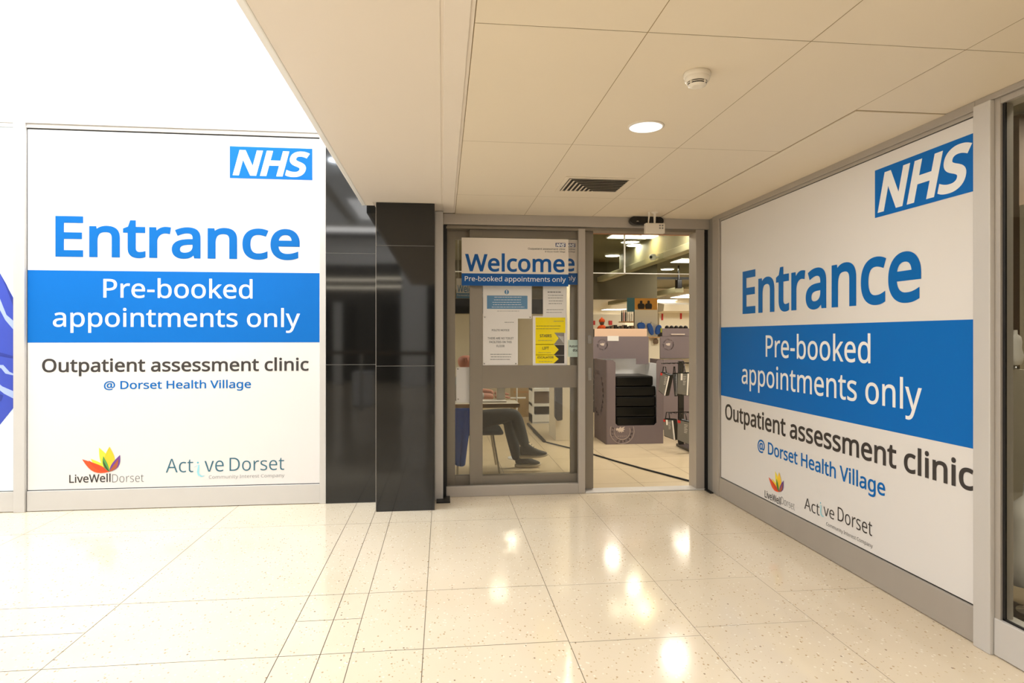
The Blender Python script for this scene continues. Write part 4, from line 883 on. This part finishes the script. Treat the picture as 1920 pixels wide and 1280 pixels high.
body = skin('body', nodes, edges, 'skin', t)
# face
hx = hd_.x + .01
MB().lathe((0, 0, 0), [(.001, -.012), (.009, -.006), (.011, .0), (.006, .01), (.001, .014)], n=10).build('nose', 'skin', t)
o = [q for q in bpy.data.objects if q.name.startswith('nose')][-1]
for v in o.data.vertices: v.co = Vector((hx + .092 + v.co.x, YP + v.co.y, 1.10 + v.co.z * 1.6))
for sgn in (-1, 1):
    MB().lathe((hx + .078, YP + sgn * .03, 1.125), [(.001, -.007), (.007, 0), (.001, .007)], n=8).build('eye', 'slot', t)
    MB().lathe((hx - .005, YP + sgn * .088, 1.105), [(.004, -.03), (.014, -.01), (.017, .012), (.006, .03)], n=10, sy=.5).build('ear', 'skin', t)
BX('mouth', (hx + .078, hx + .084, YP - .02, YP + .02, 1.058, 1.064), 'p_br', t)
# clothing
skin('shirt', [((hipx, YP, .52), .125), ((hipx - .02, YP, .68), .155), ((hipx, YP, .86), (.15, .15)), ((hipx + .03, YP, .94), .09), ((hipx + .01, YP - .17, .90), .07), ((hipx + .09, YP - .21, .765), .056), ((hipx + .22, YP - .19, .76), .045),
     ((hipx + .01, YP + .17, .90), .07), ((hipx + .11, YP + .2, .785), .056), ((hipx + .24, YP + .15, .775), .045)], [(0, 1), (1, 2), (2, 3), (2, 4), (4, 5), (5, 6), (2, 7), (7, 8), (8, 9)], 'shirt', t)
mid = lambda a_, b_, f_: tuple(a_[i] * (1 - f_) + b_[i] * f_ for i in range(3))
skin('trousers', [(hip, (.125, .11)), ((hipx + .06, YP - .10, .515), .098), (mid((hipx + .06, YP - .1, .515), K1, .55), .088), (K1, .072), (mid(K1, A1, .45), .066), (mid(K1, A1, 1.02), .052),
     ((hipx + .06, YP + .10, .51), .098), (mid((hipx + .06, YP + .1, .51), K2, .55), .088), (K2, .072), (mid(K2, A2, .45), .066), (mid(K2, A2, 1.02), .054)],
     [(0, 1), (1, 2), (2, 3), (3, 4), (4, 5), (0, 6), (6, 7), (7, 8), (8, 9), (9, 10)], 'trouser', t)
def shoe(pa, pb, qt, qb, dy, tilt):
    h0_ = onY(pa, qb, YP + dy); h1_ = onY(pb, qb - tilt, YP + dy); L = h1_.x - h0_.x; rise = max(h1_.z - h0_.z, 0); bz = max(h0_.z, .004)
    def sec(u, w_, zt_, zb_): # cross-section
        return [(h0_.x + L * u, YP + dy + w_ * s_, bz + rise * u + z_ * 1.4) for s_, z_ in ((-1, zb_), (1, zb_), (1, zb_ + (zt_ - zb_) * .5), (.6, zt_), (-.6, zt_), (-1, zb_ + (zt_ - zb_) * .5))]
    def loft(S_, name, m):
        mb = MB(); v = [p_ for s_ in S_ for p_ in s_]; n = 6; fs = []
        for i in range(len(S_) - 1):
            for k in range(n): fs.append((i * n + k, (i + 1) * n + k, (i + 1) * n + (k + 1) % n, i * n + (k + 1) % n))
        fs.append(tuple(range(n))); fs.append(tuple(range(len(v) - 1, len(v) - n - 1, -1))); mb.add(v, fs, 0, True)
        return mb.build(name, m, t, sub=1)
    s = loft([sec(0, .028, .10, .025), sec(.12, .036, .115, .022), (sec(.3, .037, .115, .022)), sec(.45, .038, .085, .022), sec(.65, .046, .062, .022), sec(.85, .045, .048, .022), sec(1.0, .025, .036, .024)], 'shoe', 'shoe')
    so = loft([sec(-.02, .030, .030, 0), sec(.12, .040, .030, 0), sec(.45, .038, .028, 0), sec(.72, .050, .028, .0), sec(.92, .045, .028, .006), sec(1.04, .024, .03, .016)], 'sole', 'sole')
    mb = MB()
    for k in range(4): u = .34 + .08 * k; zz = bz + rise * u + .160 - .022 * k; mb.tube([(h0_.x + L * u, YP + dy - .02, zz), (h0_.x + L * u + .01, YP + dy + .02, zz)], .003, n=6)
    mb.build('laces', 'slot', t)
shoe(974, 1026, 828, 860, -.09, 3); shoe(965, 1013, 860, 880, .08, 0)
# hands
def hand(W_, fwd, name='hand', flip=1):
    W_ = Vector(W_); e = Vector(fwd).normalized(); s_ = Vector((-e.y, e.x, 0)) * flip; nodes = [(W_, .026), (W_ + e * .045, (.036, .018)), (W_ + e * .085, (.040, .016))]; ed = [(0, 1), (1, 2)]
    for k, (o_, L_) in enumerate([(-.030, .062), (-.010, .074), (.010, .070), (.029, .054)]):
        b0 = W_ + e * .088 + s_ * o_; i0 = len(nodes); nodes += [(b0, .0095), (b0 + e * L_ * .55 + Vector((0, 0, -.004)), .0085), (b0 + e * L_ + Vector((0, 0, -.016)), .0075)]; ed += [(2, i0), (i0, i0 + 1), (i0 + 1, i0 + 2)]
    i0 = len(nodes); nodes += [(W_ + e * .035 - s_ * .034, .011), (W_ + e * .065 - s_ * .055 + Vector((0, 0, -.01)), .0095), (W_ + e * .09 - s_ * .058 + Vector((0, 0, -.014)), .008)]; ed += [(1, i0), (i0, i0 + 1), (i0 + 1, i0 + 2)]
    return skin(name, nodes, ed, 'skin', t, 1)
hand((hipx + .31, YP - .17, .757), (1, -.05, 0)); hand((hipx + .33, YP + .10, .767), (1, -.3, 0), flip=-1)
# chair
cz = .425
t = thing('chair', (hipx + .05, YP, 0), 'dark padded chair with slim metal legs under the seated person', 'chair')
MB().box(hipx - .2, onY(941, 800, YP).x, YP - .21, YP + .21, cz - .045, cz).build('seat', 'trouser', t, .022)
MB().box(hipx - .215, hipx - .18, YP - .2, YP + .2, .52, .88).build('backrest', 'trouser', t, .015)
lx = onY(924, 803, YP - .19); ft = onY(937, 888, YP - .22)
MB().tube([(lx.x, YP - .19, cz - .03), (ft.x, YP - .22, .006)], .010).build('leg', 'chrome', t)
MB().tube([(lx.x, YP + .19, cz - .03), (ft.x, YP + .22, .006)], .010).build('leg', 'chrome', t)
MB().tube([(hipx - .16, YP - .19, cz - .03), (hipx - .22, YP - .20, .006)], .010).build('leg', 'chrome', t)
MB().tube([(hipx - .16, YP + .19, cz - .03), (hipx - .22, YP + .20, .006)], .010).build('leg', 'chrome', t)
MB().tube([(hipx - .17, YP - .19, cz - .02), (hipx - .2, YP - .19, .6), (hipx - .2, YP - .19, .84)], .010).build('back_frame', 'chrome', t)
MB().tube([(hipx - .17, YP + .19, cz - .02), (hipx - .2, YP + .19, .6), (hipx - .2, YP + .19, .84)], .010).build('back_frame', 'chrome', t)
# table
TY0, TY1 = 5.72, 6.06
zt1 = onY(930, 757, TY0).z; zt0 = onY(930, 764.5, TY0).z; tx1 = onY(975, 760, TY0).x; tx0 = -.55
t = thing('desk', ((tx0 + tx1) / 2, TY0, 0), 'narrow pale desk with wooden edge just inside the door glass', 'desk')
BX('desktop', (tx0, tx1 - .006, TY0 + .012, TY1, zt0, zt1), 'tabletop', t, .003); BX('edge_band', (tx0, tx1, TY0, TY0 + .012, zt0, zt1), 'wood', t)
for (x_, y_) in ((tx0 + .05, TY0 + .05), (tx0 + .05, TY1 - .05)): BX('leg', (x_ - .015, x_ + .015, y_ - .015, y_ + .015, 0, zt0), 'chrome', t)
q = onY(861, 800, TY0 + .04); MB().tube([(q.x, TY1 - .04, zt0), (q.x - .01, TY1 - .04, .0)], .011).build('leg', 'chrome', t)
# cloth hanging from the desk, papers, boxes
a = YB(852, 879, 765, 868, 5.69); zz = [a[3] - i * (a[3] - a[2]) / 12 for i in range(13)]
mb = MB(); nx = 16; vs = []
for i, z_ in enumerate(zz):
    f_ = i / 12; xa = a[0] + .005 * f_; xb = a[1] + .03 * (1 - f_) - .03 * f_
    for j in range(nx + 1): u = j / nx; vs.append((xa + (xb - xa) * u, 5.69 + .012 * math.sin(u * 14 + f_) * (.3 + f_), z_ - (.03 * math.sin(u * 3) if i == 12 else 0)))
mb.add(vs, [(i * (nx + 1) + j, i * (nx + 1) + j + 1, (i + 1) * (nx + 1) + j + 1, (i + 1) * (nx + 1) + j) for i in range(12) for j in range(nx)], 0, True)
o = mb.build('blue_coat', 'tote', label='blue coat draped from the left end of desk down toward the floor', cat='coat')
so = o.modifiers.new('thick', 'SOLIDIFY'); so.thickness = .012
a = YB(905, 931, 739, 757, 5.9); BX('paper_stack', (a[0], a[1] + .09, 5.85, 6.03, zt1, zt1 + .012), 'paper', label='low stack of white papers on the desk beside the hand', cat='papers')
a = YB(931, 947, 727, 752, 6.0); t = thing('white_box', ((a[0] + a[1]) / 2, 6.0, zt1), 'white leaflet holder standing on the desk', 'box')
BX('holder', (a[0], a[1], 5.98, 6.03, zt1, a[3] + .02), 'shopwhite', t, .003); BX('leaflet', (a[0] + .01, a[1] - .01, 5.976, 5.98, zt1 + .02, a[3] + .0), 'paper', t)
a = YB(963, 998, 700, 757, 10.4); t = thing('carton', ((a[0] + a[1]) / 2, 10.4, 0), 'tan cardboard carton stack beyond the desk', 'carton')
BX('body', (a[0], a[1], 10.4, 10.9, 0.0, a[3]), 'carton', t); BX('tape', (a[0] - .001, a[1] + .001, 10.395, 10.4, a[3] * .55, a[3] * .6), 'wood', t)
t = thing('white_stand', onY(965, 757, 6.9), 'thin white crossed stand beyond the desk', 'stand'); q = onY(969, 746, 6.9)
MB().tube([(q.x, 6.9, 0), (q.x, 6.9, .95)], .009).build('upright', 'white', t); MB().tube([(q.x - .09, 6.9, q.z), (q.x + .1, 6.9, q.z)], .009).build('arm', 'white', t); MB().lathe((q.x, 6.9, 0), [(.1, 0), (.1, .01), (.01, .02)], n=20).build('base', 'white', t)
a = YB(998, 1041, 715, 795, 9.6); t = thing('white_shelf_unit', ((a[0] + a[1]) / 2, 9.6, 0), 'white open shelf unit beyond the desk with dark contents', 'shelf')
BX('side', (a[0], a[0] + .03, 9.6, 10.0, 0, a[3]), 'white', t); BX('side', (a[1] - .02, a[1], 9.6, 10.0, 0, a[3]), 'white', t)
for f_ in (.02, .19, .45, .8): z_ = a[2] + (a[3] - a[2]) * f_; BX('shelf', (a[0], a[1], 9.59, 10.0, max(z_ - .10 if f_ == .19 else z_ - .02, 0), z_ + .02), 'white', t)
BX('dark_stock', (a[0] + .05, a[1] - .03, 9.65, 9.95, a[2] + (a[3] - a[2]) * .21, a[2] + (a[3] - a[2]) * .43), 'slot', t); BX('dark_stock', (a[0] + .04, a[1] - .03, 9.65, 9.95, a[2] + (a[3] - a[2]) * .47, a[2] + (a[3] - a[2]) * .75), 'mid', t)
BX('back', (a[0], a[1], 9.99, 10.0, 0, a[3]), 'white', t)
a = YB(1042, 1092, 600, 826, 7.5); BX('wall_column', (fl(1042, 826).x, fl(1110, 826).x - .14, fl(1042, 826).y, fl(1042, 826).y + .5, 0, ZS), 'shopwhite', kind='structure')
cy_ = fl(1042, 826).y - .082; a = YB(1041, 1055, 700, 789, cy_); mb = MB(); mb.prism([(a[0], cy_, a[2] + .05), (a[0] + .03, cy_, a[2]), (a[1], cy_, a[2] + .01), (a[1], cy_, a[3]), (a[0], cy_, a[3])], (0, .083, 0)); mb.build('dark_coat', 'slot', bevel=.01, label='dark coat hanging against the pale column inside', cat='coat')
# ------------------------------------------------------------------ right shop window interior
q0 = onX(1898, 700, 3.25); zt_ = onX(1905, 692, 3.25).z
BX('backdrop_board', (3.25, 3.28, q0.y - 1.6, q0.y + .55, 0, zt_), 'shopwhite', label='cream display panel low in the right hand window', cat='panel')
BX('wall_column', (4.0, 4.1, onX(1899, 500, 4).y, onX(1911, 500, 4).y, 0, 2.9), 'mid', kind='structure')
BX('wall_column', (4.0, 4.1, onX(1912, 500, 4).y, onX(1990, 500, 4).y, 0, onX(1912, 385, 4).z), 'shopwhite', kind='structure')
def torso(c, s, label, stand):
    t = thing('torso_form', c, label, 'mannequin'); c = Vector(c)
    MB().lathe(c, [(.02 * s, stand), (.11 * s, stand + .02 * s), (.135 * s, stand + .10 * s), (.15 * s, stand + .2 * s), (.11 * s, stand + .33 * s), (.12 * s, stand + .45 * s), (.10 * s, stand + .55 * s), (.04 * s, stand + .60 * s), (.035 * s, stand + .68 * s)], n=28, sy=.7).build('torso', 'mannequin', t)
    MB().lathe(c, [(.07 * s, 0), (.07 * s, .012), (.014, .016), (.014, stand + .03)], n=20).build('stand', 'chrome', t)
q = onX(1930, 1000, 2.85); torso((2.85, q.y, 0), .75, 'white torso form at the right edge of frame, low in window', .12)
torso((3.265, onX(1904, 690, 3.265).y, zt_), .30, 'small white torso form standing on top of the cream panel', .02)
print('built')
